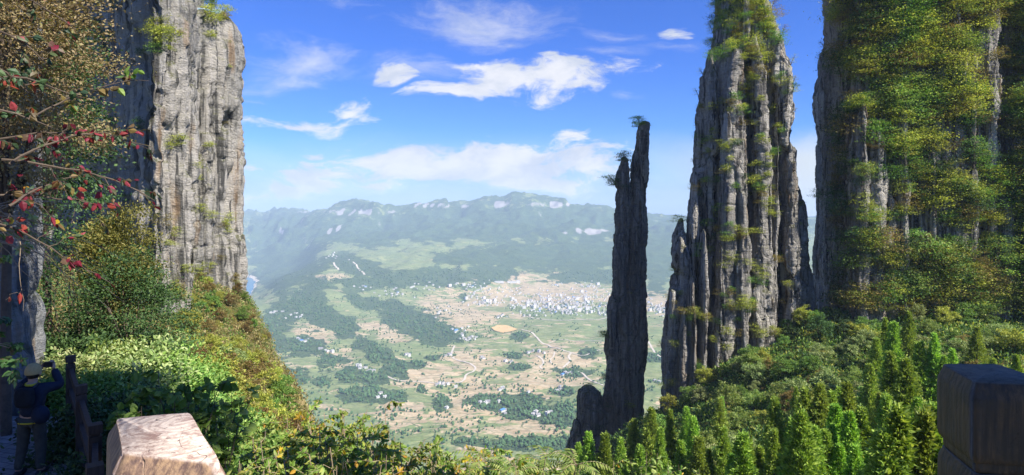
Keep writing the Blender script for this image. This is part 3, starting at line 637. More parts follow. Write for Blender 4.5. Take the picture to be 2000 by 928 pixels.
for k, lst in grp.items():
    lst.sort()
    for j, (px, x_, y_, h_, i) in enumerate(lst):
        o = link('valley_tree', tmesh[i % 6], None, (x_, y_, zval(x_, y_)-.5), (0, 0, i*1.7), h_)
        tag(o, ('narrow' if i % 2 else 'round')+' dark green tree '+GW[k][1], 'tree', ('narrow' if i % 2 else 'round')+' trees '+GW[k][1])
restt = T3[290:]
def merge(protos, xs, mats, name, midx=None):
    """copies of small prototypes joined into one mesh"""
    Vs, Fs, off = [], {}, 0
    for i, (loc, s_, rz) in enumerate(xs):
        V, fl = protos[i % len(protos)]
        ca_, sa_ = math.cos(rz), math.sin(rz)
        W = np.empty_like(V); W[:, 0] = (V[:, 0]*ca_-V[:, 1]*sa_)*s_+loc[0]; W[:, 1] = (V[:, 0]*sa_+V[:, 1]*ca_)*s_+loc[1]; W[:, 2] = V[:, 2]*s_+loc[2]
        Vs.append(W)
        for q, m_ in fl: Fs.setdefault((q.shape[1], m_), []).append(q+off)
        off += len(V)
    return link(name, make_mesh(name, np.concatenate(Vs), [(np.concatenate(f), k[1]) for k, f in Fs.items()], mats))
zz = zval(np.array([t[0] for t in restt]), np.array([t[1] for t in restt]))
wo = merge([(V, [(Q, 0), (T, 0)]) for V, Q, T in lt], [((t[0], t[1], zz[i]-.5), t[2], i*1.3) for i, t in enumerate(restt)], [M['vtree']], 'woodland')
tag(wo, 'dark green woods spread over the farmed valley', 'woods', kind='stuff')
print('valley trees', len(T3), 'houses', len(HOUSES))
# ------------------------------------------------------------------ air
hz_b = Buf(); hz_b.add(*box((0, 1050, -293), (36000, 28100, 1230)))
m, n, o = new_mat('valley air')
pv = n.node('ShaderNodeVolumePrincipled'); n.set(pv, 'Color', (.58, .74, 1.0, 1)); n.set(pv, 'Density', HAZE if 'HAZE' in globals() else 6.3e-5); n.set(pv, 'Anisotropy', -.15)
n.set(o, 'Volume', pv.outputs[0])
tag(buf_obj('haze', hz_b, m), kind='stuff')
# ================================================================== THE GORGE: near ground
GP = [  # (px, py, distance) of bare ground, then world points
 (150, 850, 15), (250, 815, 18), (350, 830, 19), (330, 700, 45), (300, 650, 80), (200, 640, 110), (350, 600, 110), (392, 545, 126), (430, 552, 136), (465, 560, 146),
 (495, 592, 140), (524, 650, 130), (545, 715, 116), (575, 765, 101), (598, 800, 88), (450, 760, 70), (430, 830, 35), (520, 860, 45), (400, 700, 95), (450, 650, 118), (640, 850, 60),
 (980, 940, 120), (880, 950, 150), (1110, 935, 150), (1250, 905, 180), (1180, 872, 215), (1300, 800, 208), (1400, 722, 204), (1500, 662, 204), (1600, 598, 208), (1700, 625, 200), (1900, 612, 200), (2100, 600, 200),
 (1300, 985, 100), (1500, 990, 80), (1500, 880, 120), (1500, 780, 165), (1750, 1000, 70), (1750, 835, 120), (1750, 725, 160), (2000, 940, 80), (2100, 740, 150), (2300, 650, 180), (1900, 870, 110)]
GW_ = [(-7, 9.5, -5.4), (-9, 12, -5.4), (-11.5, 12, -5.4), (-11, 8, -5.4), (-6, 7.5, -5.4), (-8, 6, -5.2), (-8.2, 10.5, -5.4), (-1, 1.9, -2.6), (3, 3, -3.8), (-3, 4.5, -3.9), (-4.0, 7, -5.0), (0, 6, -4.6), (0, 10, -7.0), (5, 12, -8.8), (0, 20, -14), (0, 35, -27), (-5, 60, -50), (-6, 85, -75), (10, 8, -7), (25, 25, -18), (40, 45, -28), (60, 20, -20), (100, 40, -25),
 (-20, 30, -12), (-12, 20, -8), (-45, 152, -80), (-34, 130, -85), (-22, 112, -85), (-14, 95, -80), (-50, 190, -130), (-90, 190, -40), (-20, 170, -150), (10, 170, -110), (0, 210, -190), (22, 215, -120), (20, 250, -200), (50, 255, -120), (90, 260, -90), (180, 300, -40), (120, 380, -220), (0, 300, -330), (300, 250, 20), (300, 100, -20),
 (-11, 14, -5.2), (-15, 12, -5.4), (-30, 20, -4), (-60, 60, -12), (-100, 110, -15), (-150, 180, -20), (-4, -4, -1.9), (4, -4, -1.9), (-10, -4, -3), (20, -6, -6), (60, -20, -10), (-60, -20, 0), (-30, 0, -3), (140, 0, -20), (220, 150, -20),
 (0, 130, -95), (-60, 260, -260), (-150, 300, -250), (60, 350, -300), (200, 420, -300), (0, 450, -480), (-200, 420, -450), (320, 420, -300)]
ctrl = np.array([at(*q) for q in GP]+GW_)
def rbf_fit(P):
    d = np.sqrt(((P[:, None, :2]-P[None, :, :2])**2).sum(-1)+1.0)
    A = np.zeros((len(P)+3,)*2); n_ = len(P); A[:n_, :n_] = d-np.eye(n_)*.15; A[:n_, n_] = 1; A[:n_, n_+1:] = P[:, :2]; A[n_:, :n_] = A[:n_, n_:].T
    return np.linalg.solve(A, np.concatenate([P[:, 2], [0, 0, 0]]))
RW = rbf_fit(ctrl)
def hz_(x, y):
    x, y = np.asarray(x, float), np.asarray(y, float); s = RW[-3]+RW[-2]*x+RW[-1]*y
    for i in range(len(ctrl)): s = s+RW[i]*np.sqrt((x-ctrl[i, 0])**2+(y-ctrl[i, 1])**2+1.0)
    dd = np.sqrt(x*x+y*y); k = np.clip((dd-12)/60, 0, 1)
    s = s+k*(fbm(x/14, y/14, 0, 4, 71)*3.2+fbm(x/3.5, y/3.5, 0, 3, 72)*.6)
    far = np.maximum(0, dd-420); s = s-far*1.2
    out_ = np.clip((330-np.abs(x))/40, 0, 1); return np.maximum(s, -640)*out_+(1-out_)*np.maximum(s-200, -640)
gy = np.concatenate([np.arange(-40, 0, 4), np.arange(0, 30, .6), np.arange(30, 250, 1.5), np.arange(250, 640, 8)])
gx = np.concatenate([np.arange(-380, -120, 8), np.arange(-120, -16, 1.5), np.arange(-16, 16, .6), np.arange(16, 190, 1.5), np.arange(190, 381, 8)])
GX, GY = np.meshgrid(gx, gy); GZ = hz_(GX, GY)
ii = np.arange(GX.size).reshape(GX.shape)
Qg = np.stack([ii[:-1, :-1], ii[:-1, 1:], ii[1:, 1:], ii[1:, :-1]], -1).reshape(-1, 4)
cc_ = .25*(GZ.ravel()[Qg].sum(1)); gxc = GX.ravel()[Qg].mean(1); gyc = GY.ravel()[Qg].mean(1)
# leave the ground out under the walkway
cut = ((gxc < 3.2) & (gxc > -5.0) & (gyc < 1.6)) | ((gxc < -5.2) & (gxc > -12) & (gyc > 3) & (gyc < 12.2) & (cc_ > -4.25) & False)
def mat_hill():
    m, n, o = new_mat('hillside earth and scrub'); tc = n.node('ShaderNodeTexCoord').outputs['Object']
    f = n.noise(tc, .9, 8, .7); g_ = n.noise(tc, .07, 5, .6); h_ = n.noise(n.mapping(tc, loc=(40, 3, 0)), .25, 6, .6)
    c = n.ramp(f, [(.3, (.02, .035, .010)), (.5, (.06, .085, .02)), (.7, (.12, .13, .035))])
    c = n.mix(n.math('MULTIPLY', n.smooth(h_, .5, .65), .7), c, (.16, .095, .035, 1))
    geo = n.node('ShaderNodeNewGeometry'); sp = n.node('ShaderNodeSeparateXYZ'); n.set(sp, 0, geo.outputs['Normal'])
    c = n.mix(n.math('MULTIPLY', n.smooth(sp.outputs[2], .45, .25), n.smooth(g_, .45, .6)), c, n.mix(f, (.18, .17, .15, 1), (.40, .37, .32, 1)))
    bp = n.node('ShaderNodeBump'); n.set(bp, 'Strength', .8); n.set(bp, 'Distance', .6); n.set(bp, 'Height', f)
    p = n.node('ShaderNodeBsdfPrincipled'); n.set(p, 'Base Color', c); n.set(p, 'Roughness', .95); n.set(p, 'Specular IOR Level', .1); n.set(p, 'Normal', bp.outputs[0]); n.set(o, 0, p.outputs[0]); return m
M['hill'] = mat_hill()
me = make_mesh('hillside', np.stack([GX, GY, GZ], -1).reshape(-1, 3), [(Qg[~cut], 0)], [M['hill']], True)
tag(link('hillside', me), 'steep overgrown gorge slopes', kind='structure')

# ================================================================== rock
def rock_disp(x, y, z, k=1.0, seed=0, crack=1.0, fl=1.0):
    wx = x+2.2*vn(x/14, y/14, z/22, seed+1); wy = y+2.2*vn(x/14, y/14, z/22, seed+2)
    a = vn(wx/(5.5*k), wy/(5.5*k), z/(38*k), seed+3); b = vn(wx/(2.3*k), wy/(2.3*k), z/(22*k), seed+4); c = vn(wx/(1.1*k), wy/(1.1*k), z/(7*k), seed+5)
    gate = np.clip(vn(x/(9*k), y/(9*k), z/(18*k), seed+6)*1.5+.6, 0, 1)
    d = fl*1.5*k*vn(wx/(8*k), wy/(8*k), z/(90*k), seed+7)
    d = d-crack*k*(2.6*np.exp(-(a/.085)**2)*gate+.6*np.exp(-(b/.06)**2)*(1-.4*gate)+.12*np.exp(-(c/.10)**2))
    d = d+.60*k*np.tanh(6*vn(wx/(3.4*k), wy/(3.4*k), z/(20*k), seed+8))+.34*k*np.tanh(7*vn(wx/(1.9*k), wy/(1.9*k), z/(7*k), seed+9))
    ledge = vn(x/(7*k), y/(7*k), z/(2.2*k), seed+10); d = d+.5*k*vn(x/(6*k), y/(6*k), z/(9*k), seed+14)-.45*k*np.exp(-(ledge/.1)**2)+.22*k*vn(x/(1.1*k), y/(1.1*k), z/(.7*k), seed+12)
    return d
def loft(buf, rows, Y, ry, seed, ds=.45, dz=.5, amp=1.0, pw=.75, lean=0.0, zb=None, k=1.0, mat=0, crack=1.0, corr=1.0):
    rows = sorted(rows); z = np.array([(HZ-r[0])/F*Y for r in rows]); ry0 = min(ry, 14)*corr; xl = np.array([(r[1]-1000)/F*(Y+.35*ry0) for r in rows]); xr = np.array([(r[2]-1000)/F*(Y-.7*ry0) for r in rows]); xr = np.maximum(xr, xl+1.2)
    z0, z1 = z[0], (z[-1] if zb is None else zb)
    zz_ = np.arange(z0, z1, -dz); L = np.interp(-zz_, -z, xl); Rr = np.interp(-zz_, -z, xr)
    L += .5*k*fbm(zz_/9, 0, 0, 3, seed+60); Rr += .5*k*fbm(zz_/9, 5, 0, 3, seed+61)
    a_ = np.maximum((Rr-L)/2, .3); cx = (L+Rr)/2; ryv = ry if np.isscalar(ry) else np.interp(-zz_, -z, ry)
    ryv = np.minimum(np.broadcast_to(ryv, a_.shape), np.maximum(a_*3.2, .8)) if not np.isscalar(ry) or True else ryv
    t = np.clip((z0-zz_)/(1.6*k), 0, 1); capf = np.sqrt(np.clip(1-(1-t)**2, .0, 1))*.97+.03
    nth = int(max(14, (2*math.pi*max(a_.max(), np.max(ryv)))/ds)); th = np.arange(nth)*2*math.pi/nth
    c, s = np.cos(th), np.sin(th); ex = np.sign(c)*np.abs(c)**pw; ey = np.sign(s)*np.abs(s)**pw
    X = cx[:, None]+ex[None]*(a_*capf)[:, None]; Yy = Y+lean*(z0-zz_)[:, None]*0+ey[None]*(ryv*capf)[:, None]; Zz = np.repeat(zz_[:, None], nth, 1)
    nx, ny = c[None]/a_[:, None], s[None]/np.broadcast_to(ryv, a_.shape)[:, None]; nl = np.sqrt(nx**2+ny**2); nx, ny = nx/nl, ny/nl
    d = rock_disp(X, Yy, Zz, k, seed, crack)*amp*np.minimum(1, a_/2.5)[:, None]*capf[:, None]
    X = X+nx*d; Yy = Yy+ny*d; Zz = Zz+.35*k*vn(X/1.5, Yy/1.5, Zz/2, seed+80)
    n_ = len(zz_); id_ = np.arange(n_*nth).reshape(n_, nth); nx_ = np.roll(id_, -1, 1)
    Q = np.stack([id_[:-1], id_[1:], nx_[1:], nx_[:-1]], -1).reshape(-1, 4)
    V = np.stack([X, Yy, Zz], -1).reshape(-1, 3); V = np.concatenate([V, [[cx[0], Y, z0+.15]]])
    buf.add(V, Q, mat); buf.add(np.zeros((0, 3)), np.zeros((0, 3), int)) if False else None
    top = np.stack([np.full(nth, len(V)-1), id_[0], nx_[0]], -1); buf.Q.append((top+buf.n-len(V), mat))
    return V
rock_objs = {}
def rock_thing(name, buf, mat, label, cat, origin):
    o = buf_obj(name, buf, mat, smooth=True, origin=origin); me_ = o.data
    tag(o, label, cat); V, Q = buf.arrays()
    polys = [tuple(int(a) for a in f) for q, _ in Q for f in q]
    rock_objs[name] = BVHTree.FromPolygons([tuple(v) for v in V], polys); return o
# ---- slim pinnacle
b = Buf()
loft(b, [(237, 1250, 1271), (262, 1240, 1270), (300, 1237, 1266), (400, 1234, 1260), (460, 1230, 1260), (560, 1225, 1258), (700, 1214, 1257), (860, 1185, 1255), (940, 1180, 1258)], 235, 5.0, 101, .32, .34, .9, .7)
loft(b, [(306, 1215, 1227), (345, 1208, 1238), (380, 1206, 1240), (450, 1202, 1240), (560, 1198, 1238), (700, 1192, 1240), (860, 1176, 1240), (940, 1172, 1240)], 233.5, 4.2, 102, .32, .34, .9, .7)
loft(b, [(575, 1190, 1204), (620, 1184, 1215), (700, 1181, 1220), (860, 1171, 1225), (940, 1165, 1225)], 232, 4.5, 103, .35, .38, .8, .7)
loft(b, [(440, 1236, 1252), (600, 1226, 1250), (860, 1200, 1246), (940, 1200, 1246)], 230.4, 2.4, 104, .35, .38, .7, .7)
loft(b, [(600, 1208, 1232), (720, 1200, 1232), (860, 1190, 1230), (940, 1190, 1230)], 230.2, 2.4, 108, .35, .38, .7, .7)
loft(b, [(756, 1136, 1166), (800, 1132, 1182), (870, 1125, 1195), (940, 1120, 1200)], 234, 6, 105, .4, .4, .8, .7)
loft(b, [(820, 1119, 1134), (870, 1107, 1146), (940, 1100, 1160)], 232, 4, 106, .4, .4, .8, .7)
rock_thing('rock_pinnacle', b, M['rock_pin'], 'slender dark rock pinnacle rising alone from the gorge', 'rock pinnacle', at(1225, 900, 224))
# ---- broad tower
b = Buf()
loft(b, [(-40, 1408, 1490), (0, 1400, 1502), (60, 1390, 1520), (130, 1384, 1543), (300, 1380, 1548), (500, 1375, 1560), (800, 1370, 1580)], 220, 13, 111, .5, .5, 1.0, .8)
loft(b, [(95, 1380, 1390), (150, 1370, 1402), (250, 1363, 1408), (400, 1350, 1402), (600, 1342, 1398), (840, 1335, 1395)], 212, 7, 112, .42, .45)
loft(b, [(335, 1350, 1366), (440, 1338, 1368), (600, 1328, 1362), (840, 1318, 1358)], 209, 5, 113, .4, .42)
loft(b, [(425, 1322, 1335), (500, 1307, 1344), (600, 1302, 1346), (720, 1294, 1345), (860, 1288, 1345)], 212, 6, 114, .4, .42)
loft(b, [(560, 1305, 1322), (680, 1298, 1325), (860, 1292, 1330)], 207, 3, 134, .4, .42)
loft(b, [(100, 1408, 1456), (300, 1402, 1458), (560, 1396, 1456), (840, 1392, 1456)], 206, 6, 115, .42, .45)
loft(b, [(70, 1462, 1480), (150, 1456, 1496), (300, 1460, 1504), (500, 1460, 1510), (840, 1455, 1515)], 205, 6, 116, .42, .45)
loft(b, [(50, 1500, 1512), (120, 1496, 1538), (190, 1500, 1550), (300, 1506, 1560), (450, 1512, 1564), (840, 1512, 1575)], 208, 7, 117, .42, .45)
loft(b, [(290, 1540, 1552), (340, 1535, 1566), (400, 1535, 1576), (600, 1535, 1590), (840, 1540, 1604)], 216, 9, 118, .45, .45)
rg = np.random.default_rng(4)
for i in range(10):
    p = 1337+i*23+rg.normal()*5; w_ = rg.uniform(6, 16); t0 = rg.uniform(160, 480)+(120 if p < 1365 else 0); Yr = (201 if p < 1540 else 208)+rg.uniform(-1.5, 2.5)+max(0, (1370-p)*.12)
    loft(b, [(t0, p-w_*.6, p+w_*.6), (t0+120, p-w_, p+w_), (840, p-w_*1.1-6, p+w_*1.1-4)], Yr, 3.2, 140+i, .36, .42, .8)
rock_thing('rock_tower', b, M['rock_tower'], 'massive fluted rock tower beside the slender pinnacle', 'rock tower', at(1440, 760, 212))
# ---- right cliff
b = Buf()
loft(b, [(-160, 1660, 1760), (0, 1640, 1760), (60, 1626, 1760), (105, 1606, 1760), (190, 1599, 1760), (270, 1602, 1760), (400, 1598, 1760), (530, 1596, 1760), (700, 1590, 1760)], 226, 13, 121, .5, .5, .8, .55, crack=.6)
rg = np.random.default_rng(8)
x = 1655
i = 0
while x < 2240:
    w_ = rg.uniform(20, 34); Yr = 209+rg.uniform(-3, 3)
    if 1905 < x < 1990: Yr = 219
    loft(b, [(-170+rg.uniform(-30, 40), x-w_*.8, x+w_*.8), (200, x-w_, x+w_), (720, x-w_*1.1, x+w_*1.1)], Yr, 12, 150+i, .5, .5, corr=0); x += w_*1.25; i += 1
for j in range(24):
    p = 1662+j*21+rg.normal()*4; w_ = rg.uniform(8, 14); t0 = rg.uniform(150, 470)
    if 1915 < p < 1975: t0 = 380
    loft(b, [(t0, p-w_*.6, p+w_*.6), (t0+110, p-w_, p+w_), (720, p-w_*1.2, p+w_*1.2)], 199+rg.uniform(-2, 2), 4.5, 180+j, .42, .45, .9, corr=0)
rock_thing('right_cliff' if False else 'tree_clad_cliff', b, M['rock_tower'], 'huge rock cliff draped in trees beside the broad tower', 'cliff', at(1850, 640, 215))
# ---- left cliff: two walls
def wall(buf, plan, ztop, zbot, seed, ds=.55, dz=.55, k=1.0, amp=1.0, crack=1.0, lean=0.0, fiss=()):
    P = np.array(plan, float); n_ = len(P); seg = np.linalg.norm(np.roll(P, -1, 0)-P, axis=1); tot = seg.sum(); m_ = int(tot/ds)
    cum = np.concatenate([[0], np.cumsum(seg)]); s = np.arange(m_)*tot/m_; i = np.clip(np.searchsorted(cum, s, side='right')-1, 0, n_-1); f = (s-cum[i])/seg[i]
    XY = P[i]*(1-f)[:, None]+P[(i+1) % n_]*f[:, None]
    ker = np.ones(7)/7; XY = np.stack([np.convolve(np.concatenate([XY[-3:, q], XY[:, q], XY[:3, q]]), ker, 'valid') for q in (0, 1)], 1)
    T = np.roll(XY, -1, 0)-np.roll(XY, 1, 0); T /= np.linalg.norm(T, axis=1, keepdims=True); N_ = np.stack([T[:, 1], -T[:, 0]], 1)
    area = .5*np.sum(P[:, 0]*np.roll(P[:, 1], -1)-np.roll(P[:, 0], -1)*P[:, 1]); N_ = N_*(1 if area > 0 else -1)
    zt = ztop(XY[:, 0], XY[:, 1]) if callable(ztop) else np.full(m_, ztop)
    nz = int((zt.max()-zbot)/dz); t = (np.arange(nz)/(nz-1))
    Zz = zt[None]*(1-t[:, None])+zbot*t[:, None]; X = np.repeat(XY[None, :, 0], nz, 0); Yy = np.repeat(XY[None, :, 1], nz, 0)
    topr = np.clip((zt[None]-Zz)/3.0, 0, 1); inset = (1-np.sqrt(1-(1-topr)**2))*2.6
    d = rock_disp(X, Yy, Zz, k, seed, crack)*amp*(.4+.6*topr)-inset+lean*(zt[None]-Zz)
    if len(fiss):
        pxi = 1000+X/np.maximum(Yy, 1)*F; side = (Yy < 142)*1.0; off = np.zeros_like(d); g_ = np.random.default_rng(seed+5); fs = sorted(fiss)
        wig = lambda p, q: p+5.0*vn(Zz/16, p*.7, 0, seed+21)+1.6*vn(Zz/4, p*.9, 0, seed+22)+.5*vn(Zz/1.3, p, 0, seed+23)
        for p, w_, dep, za, zb_ in fs:
            c_ = wig(p, 0); gt = np.clip((za-Zz)/4, 0, 1)*np.clip((Zz-zb_)/4, 0, 1)*np.clip(.75+.8*vn(Zz/11, p, 0, seed+24), .15, 1)
            off -= dep*gt*np.exp(-np.abs((pxi-c_)/w_)**2.5)
            off += gt*g_.uniform(-.7, .9)*np.clip((pxi-c_)/1.2, -1, 1)*np.exp(-((pxi-c_)/14)**2)
        d = d+off*side
    X = X+N_[None, :, 0]*d; Yy = Yy+N_[None, :, 1]*d; Zz = Zz+.3*k*vn(X/1.5, Yy/1.5, Zz/2, seed+80)
    id_ = np.arange(nz*m_).reshape(nz, m_); nx_ = np.roll(id_, -1, 1)
    Q = np.stack([id_[:-1], id_[1:], nx_[1:], nx_[:-1]], -1).reshape(-1, 4)
    V = np.stack([X, Yy, Zz], -1).reshape(-1, 3); c0 = V[:m_].mean(0); V = np.concatenate([V, [c0]])
    buf.add(V, Q); top = np.stack([np.full(m_, len(V)-1), id_[0], nx_[0]], -1); buf.Q.append((top+buf.n-len(V), 0))
def g2(px, Y): return ((px-1000)/F*Y, Y)
b = Buf()
farplan = [g2(374, 124), g2(400, 126), g2(425, 129), g2(450, 133), g2(464, 137), g2(469, 141), g2(466, 165), g2(380, 190), g2(300, 190), g2(330, 150)]
ft = lambda X, Y_: (HZ-np.interp(1000+X/Y_*F, [380, 395, 420, 445, 460, 470], [22, 14, 16, 24, 36, 62]))/F*Y_
FZ = lambda py: (HZ-py)/F*120
wall(b, farplan, ft, -45, 201, .32, .42, k=1.2, amp=.9, fiss=[(391, 1.0, 2.0, FZ(90), FZ(420)), (399, 1.3, 2.6, FZ(120), -40), (409, .9, 1.8, FZ(60), FZ(330)), (418, 1.5, 3.0, FZ(200), -40), (428, 1.0, 2.2, FZ(30), FZ(300)), (433, 2.4, 3.8, FZ(270), FZ(480)), (441, 1.2, 2.4, FZ(100), -40), (449, .9, 2.0, FZ(60), FZ(380)), (456, 1.2, 2.2, FZ(180), -40)])
nearplan = [g2(180, 136), g2(215, 126), g2(240, 119), g2(270, 109), g2(290, 103), g2(302, 102), g2(320, 103), g2(345, 106), g2(370, 110), g2(381, 114), g2(376, 150), g2(250, 200), g2(-100, 220), g2(-300, 160), g2(-60, 128), g2(60, 133), g2(120, 133)]
wall(b, nearplan, lambda X, Y_: 96+.12*(-X-60)+3*vn(X/9, Y_/9, 0, 3), -40, 202, .36, .45, k=1.5, amp=1.0, fiss=[(311, 1.2, 2.4, 95, FZ(300)), (320, 1.0, 2.0, FZ(60), -40), (329, 1.4, 3.0, FZ(150), -40), (337, .9, 1.8, 95, FZ(260)), (345, 1.3, 2.6, FZ(90), -40), (355, 3.4, 4.6, FZ(95), FZ(250)), (359, 1.4, 3.2, FZ(30), -40), (367, 1.0, 2.2, FZ(200), -40), (374, 1.2, 2.6, 95, FZ(380))])
rock_thing('left_cliff' if False else 'limestone_cliff', b, M['rock_left'], 'towering pale limestone cliff with vertical cracks beside the autumn trees', 'cliff', at(330, 600, 125))
# ---- near dark wall by the walkway
b = Buf()
wall(b, [(-30, 13.2), (-16, 13.0), (-10.9, 12.9), (-10.5, 13.6), (-11.6, 15.0), (-16.5, 20), (-26, 30), (-45, 36), (-60, 14)], lambda X, Y_: 13+2*vn(X/5, Y_/5, 0, 3), -7, 203, .16, .2, k=.55, amp=.55, crack=.45)
rock_thing('path_rock_wall', b, M['rock_near'], 'dark shaded rock wall behind the walking photographer', 'rock wall', (-14, 13.5, -5))
# ================================================================== plants
def leaf_simple(P, D, U, L, W):
    n_ = len(P); D = norm(D); S = norm(np.cross(D, U)); N_ = np.cross(S, D); L = np.broadcast_to(L, n_)[:, None]; W = np.broadcast_to(W, n_)[:, None]
    V = np.stack([P, P+D*L*.5+S*W*.5-N_*W*.12, P+D*L, P+D*L*.5-S*W*.5-N_*W*.12], 1).reshape(-1, 3)
    return V, (np.arange(n_)[:, None]*4+np.arange(4)[None])
def leaf_fine(P, D, U, L, W):
    n_ = len(P); D = norm(D); S = norm(np.cross(D, U)); N_ = np.cross(S, D); L = np.broadcast_to(L, n_)[:, None]; W = np.broadcast_to(W, n_)[:, None]
    dn = N_*W*.22; dr = N_*L
    V = np.stack([P, P+D*L*.38-dr*.01, P+D*L*.74-dr*.07, P+D*L-dr*.18, P+D*L*.30+S*W*.5-dn, P+D*L*.68+S*W*.36-dn-dr*.06, P+D*L*.30-S*W*.5-dn, P+D*L*.68-S*W*.36-dn-dr*.06], 1).reshape(-1, 3)
    b = np.arange(n_)[:, None]*8
    q = np.concatenate([b+np.array([[4, 5, 2, 1]]), b+np.array([[1, 2, 7, 6]])]); t = np.concatenate([b+np.array([[0, 4, 1]]), b+np.array([[0, 1, 6]]), b+np.array([[5, 3, 2]]), b+np.array([[2, 3, 7]])])
    return V, q, t
def rdir(g, n_, up=0.0):
    v = g.normal(size=(n_, 3)); v[:, 2] += up; return norm(v)
def conifer(seed, H=12.0, Rb=2.0, nb=300, per=34, leaf=.40):
    g = np.random.default_rng(seed); t = g.random(nb)**.85; h = H*(.06+.92*t); th = g.random(nb)*6.283
    Lb = Rb*np.clip(1-t, .02, 1)**1.05*g.uniform(.65, 1.15, nb)*(1+.25*np.sin(3*th+h))+.15
    u_ = g.random((nb, per))**.6; o = np.stack([np.cos(th), np.sin(th)], 1)
    X = o[:, None, :]*(Lb[:, None]*u_)[..., None]; Z = h[:, None]+(Lb[:, None]*u_)*.25-(u_**2)*Lb[:, None]*.28
    P = np.concatenate([X, Z[..., None]], -1).reshape(-1, 3)+g.normal(size=(nb*per, 3))*np.array((.13, .13, .17))
    out_ = np.repeat(np.concatenate([o, np.full((nb, 1), .75)], 1), per, 0)
    D = norm(out_+g.normal(size=(nb*per, 3))*.45); U = norm(out_*np.array((1, 1, 0))+rdir(g, nb*per, .8)*.8)
    V, Q = leaf_simple(P, D, U, g.uniform(.6, 1.2, nb*per)*leaf, g.uniform(.6, 1.2, nb*per)*leaf*.45)
    tr = tube([(0, 0, -1.5), (0, 0, H*.5), (0, 0, H*.93)], [H*.016, H*.010, .02], 7)
    return [('trunk', [tr[0]], [(tr[1], 0)], 'bark'), ('crown', [V], [(Q, 0)], 'leaf')]
def broad(seed, rx=2.5, rz=2.0, zc=2.6, clumps=70, per=60, leaf=.26, spread=.42, asp=.5, flat=1.0, limbs=9, stem=.10, fine=False):
    g = np.random.default_rng(seed); d = rdir(g, clumps, .25); d = d*g.uniform(.55, 1.0, clumps)[:, None]*(1+.25*np.sin(d[:, :1]*5+seed))
    Cc = d*np.array((rx, rx*.95, rz)); Cc[:, 2] += zc
    P = (Cc[:, None]+g.normal(size=(clumps, per, 3))*np.array((spread, spread, spread*.6*flat))).reshape(-1, 3)
    out_ = np.repeat(norm(d), per, 0); n_ = len(P)
    D = norm(out_*.8+g.normal(size=(n_, 3))*.7-np.array((0, 0, .15))); U = norm(out_*.5+rdir(g, n_, 1.2))
    L = g.uniform(.65, 1.2, n_)*leaf
    tb_ = Buf()
    hub = np.array((0, 0, max(.2, zc-rz*1.0))); tb_.add(*tube([(0, 0, -.8), hub*.5+g.normal(size=3)*.04*stem/.1, hub], [stem*1.1, stem, stem*.8], 7))
    for i in range(limbs):
        e = Cc[i*clumps//limbs]*np.array((.85, .85, 1)); mid = (hub+e)/2+g.normal(size=3)*.10*rx; mid[2] += .05*rz
        st = hub-np.array((0, 0, .05)); tb_.add(*tube([st, (st+mid)/2+g.normal(size=3)*.03, mid, e], [stem*.5, stem*.4, stem*.25, stem*.08], 5))
    if fine: V, q, t = leaf_fine(P, D, U, L, L*asp); F_ = [(q, 0), (t, 0)]
    else: V, q = leaf_simple(P, D, U, L, L*asp); F_ = [(q, 0)]
    return [('stem' if fine else 'trunk', [tb_.arrays()[0]], tb_.Q, 'bark'), ('crown', [V], F_, 'leaf')]
def padtree(seed, wd=5.0, ht=4.0, pads=10, per=150, leaf=.27, lean=(0, 0, 0)):
    g = np.random.default_rng(seed); tb_ = Buf(); Ps = []; Os = []
    top = np.array((lean[0], lean[1], ht)); tb_.add(*tube([(0, 0, -.8), top*.35+g.normal(size=3)*.15, top*.95], [.14, .10, .03], 5))
    for i in range(pads):
        f = .25+.72*(i+.5)/pads; c0 = top*f; a = i*2.4+g.uniform(-.5, .5); r = wd*.5*(1-f*.55)*g.uniform(.4, 1.0)
        c1 = c0+np.array((math.cos(a)*r, math.sin(a)*r, g.uniform(-.05, .25)*r)); tb_.add(*tube([c0*.95, (c0+c1)/2+(0, 0, .1), c1], [.06, .045, .015], 4))
        s_ = wd*.125*g.uniform(.8, 1.5); Ps.append(c1+g.normal(size=(per, 3))*np.array((s_, s_, .16*s_+.08))); o = np.array((math.cos(a), math.sin(a), .3)); Os.append(np.repeat(o[None], per, 0))
    P = np.concatenate(Ps); o = np.concatenate(Os); n_ = len(P); D = norm(o*.6+g.normal(size=(n_, 3))*np.array((.8, .8, .25))); U = rdir(g, n_, 2.5)
    L = g.uniform(.6, 1.2, n_)*leaf; V, q = leaf_simple(P, D, U, L, L*.55)
    return [('trunk', [tb_.arrays()[0]], tb_.Q, 'bark'), ('crown', [V], [(q, 0)], 'leaf')]
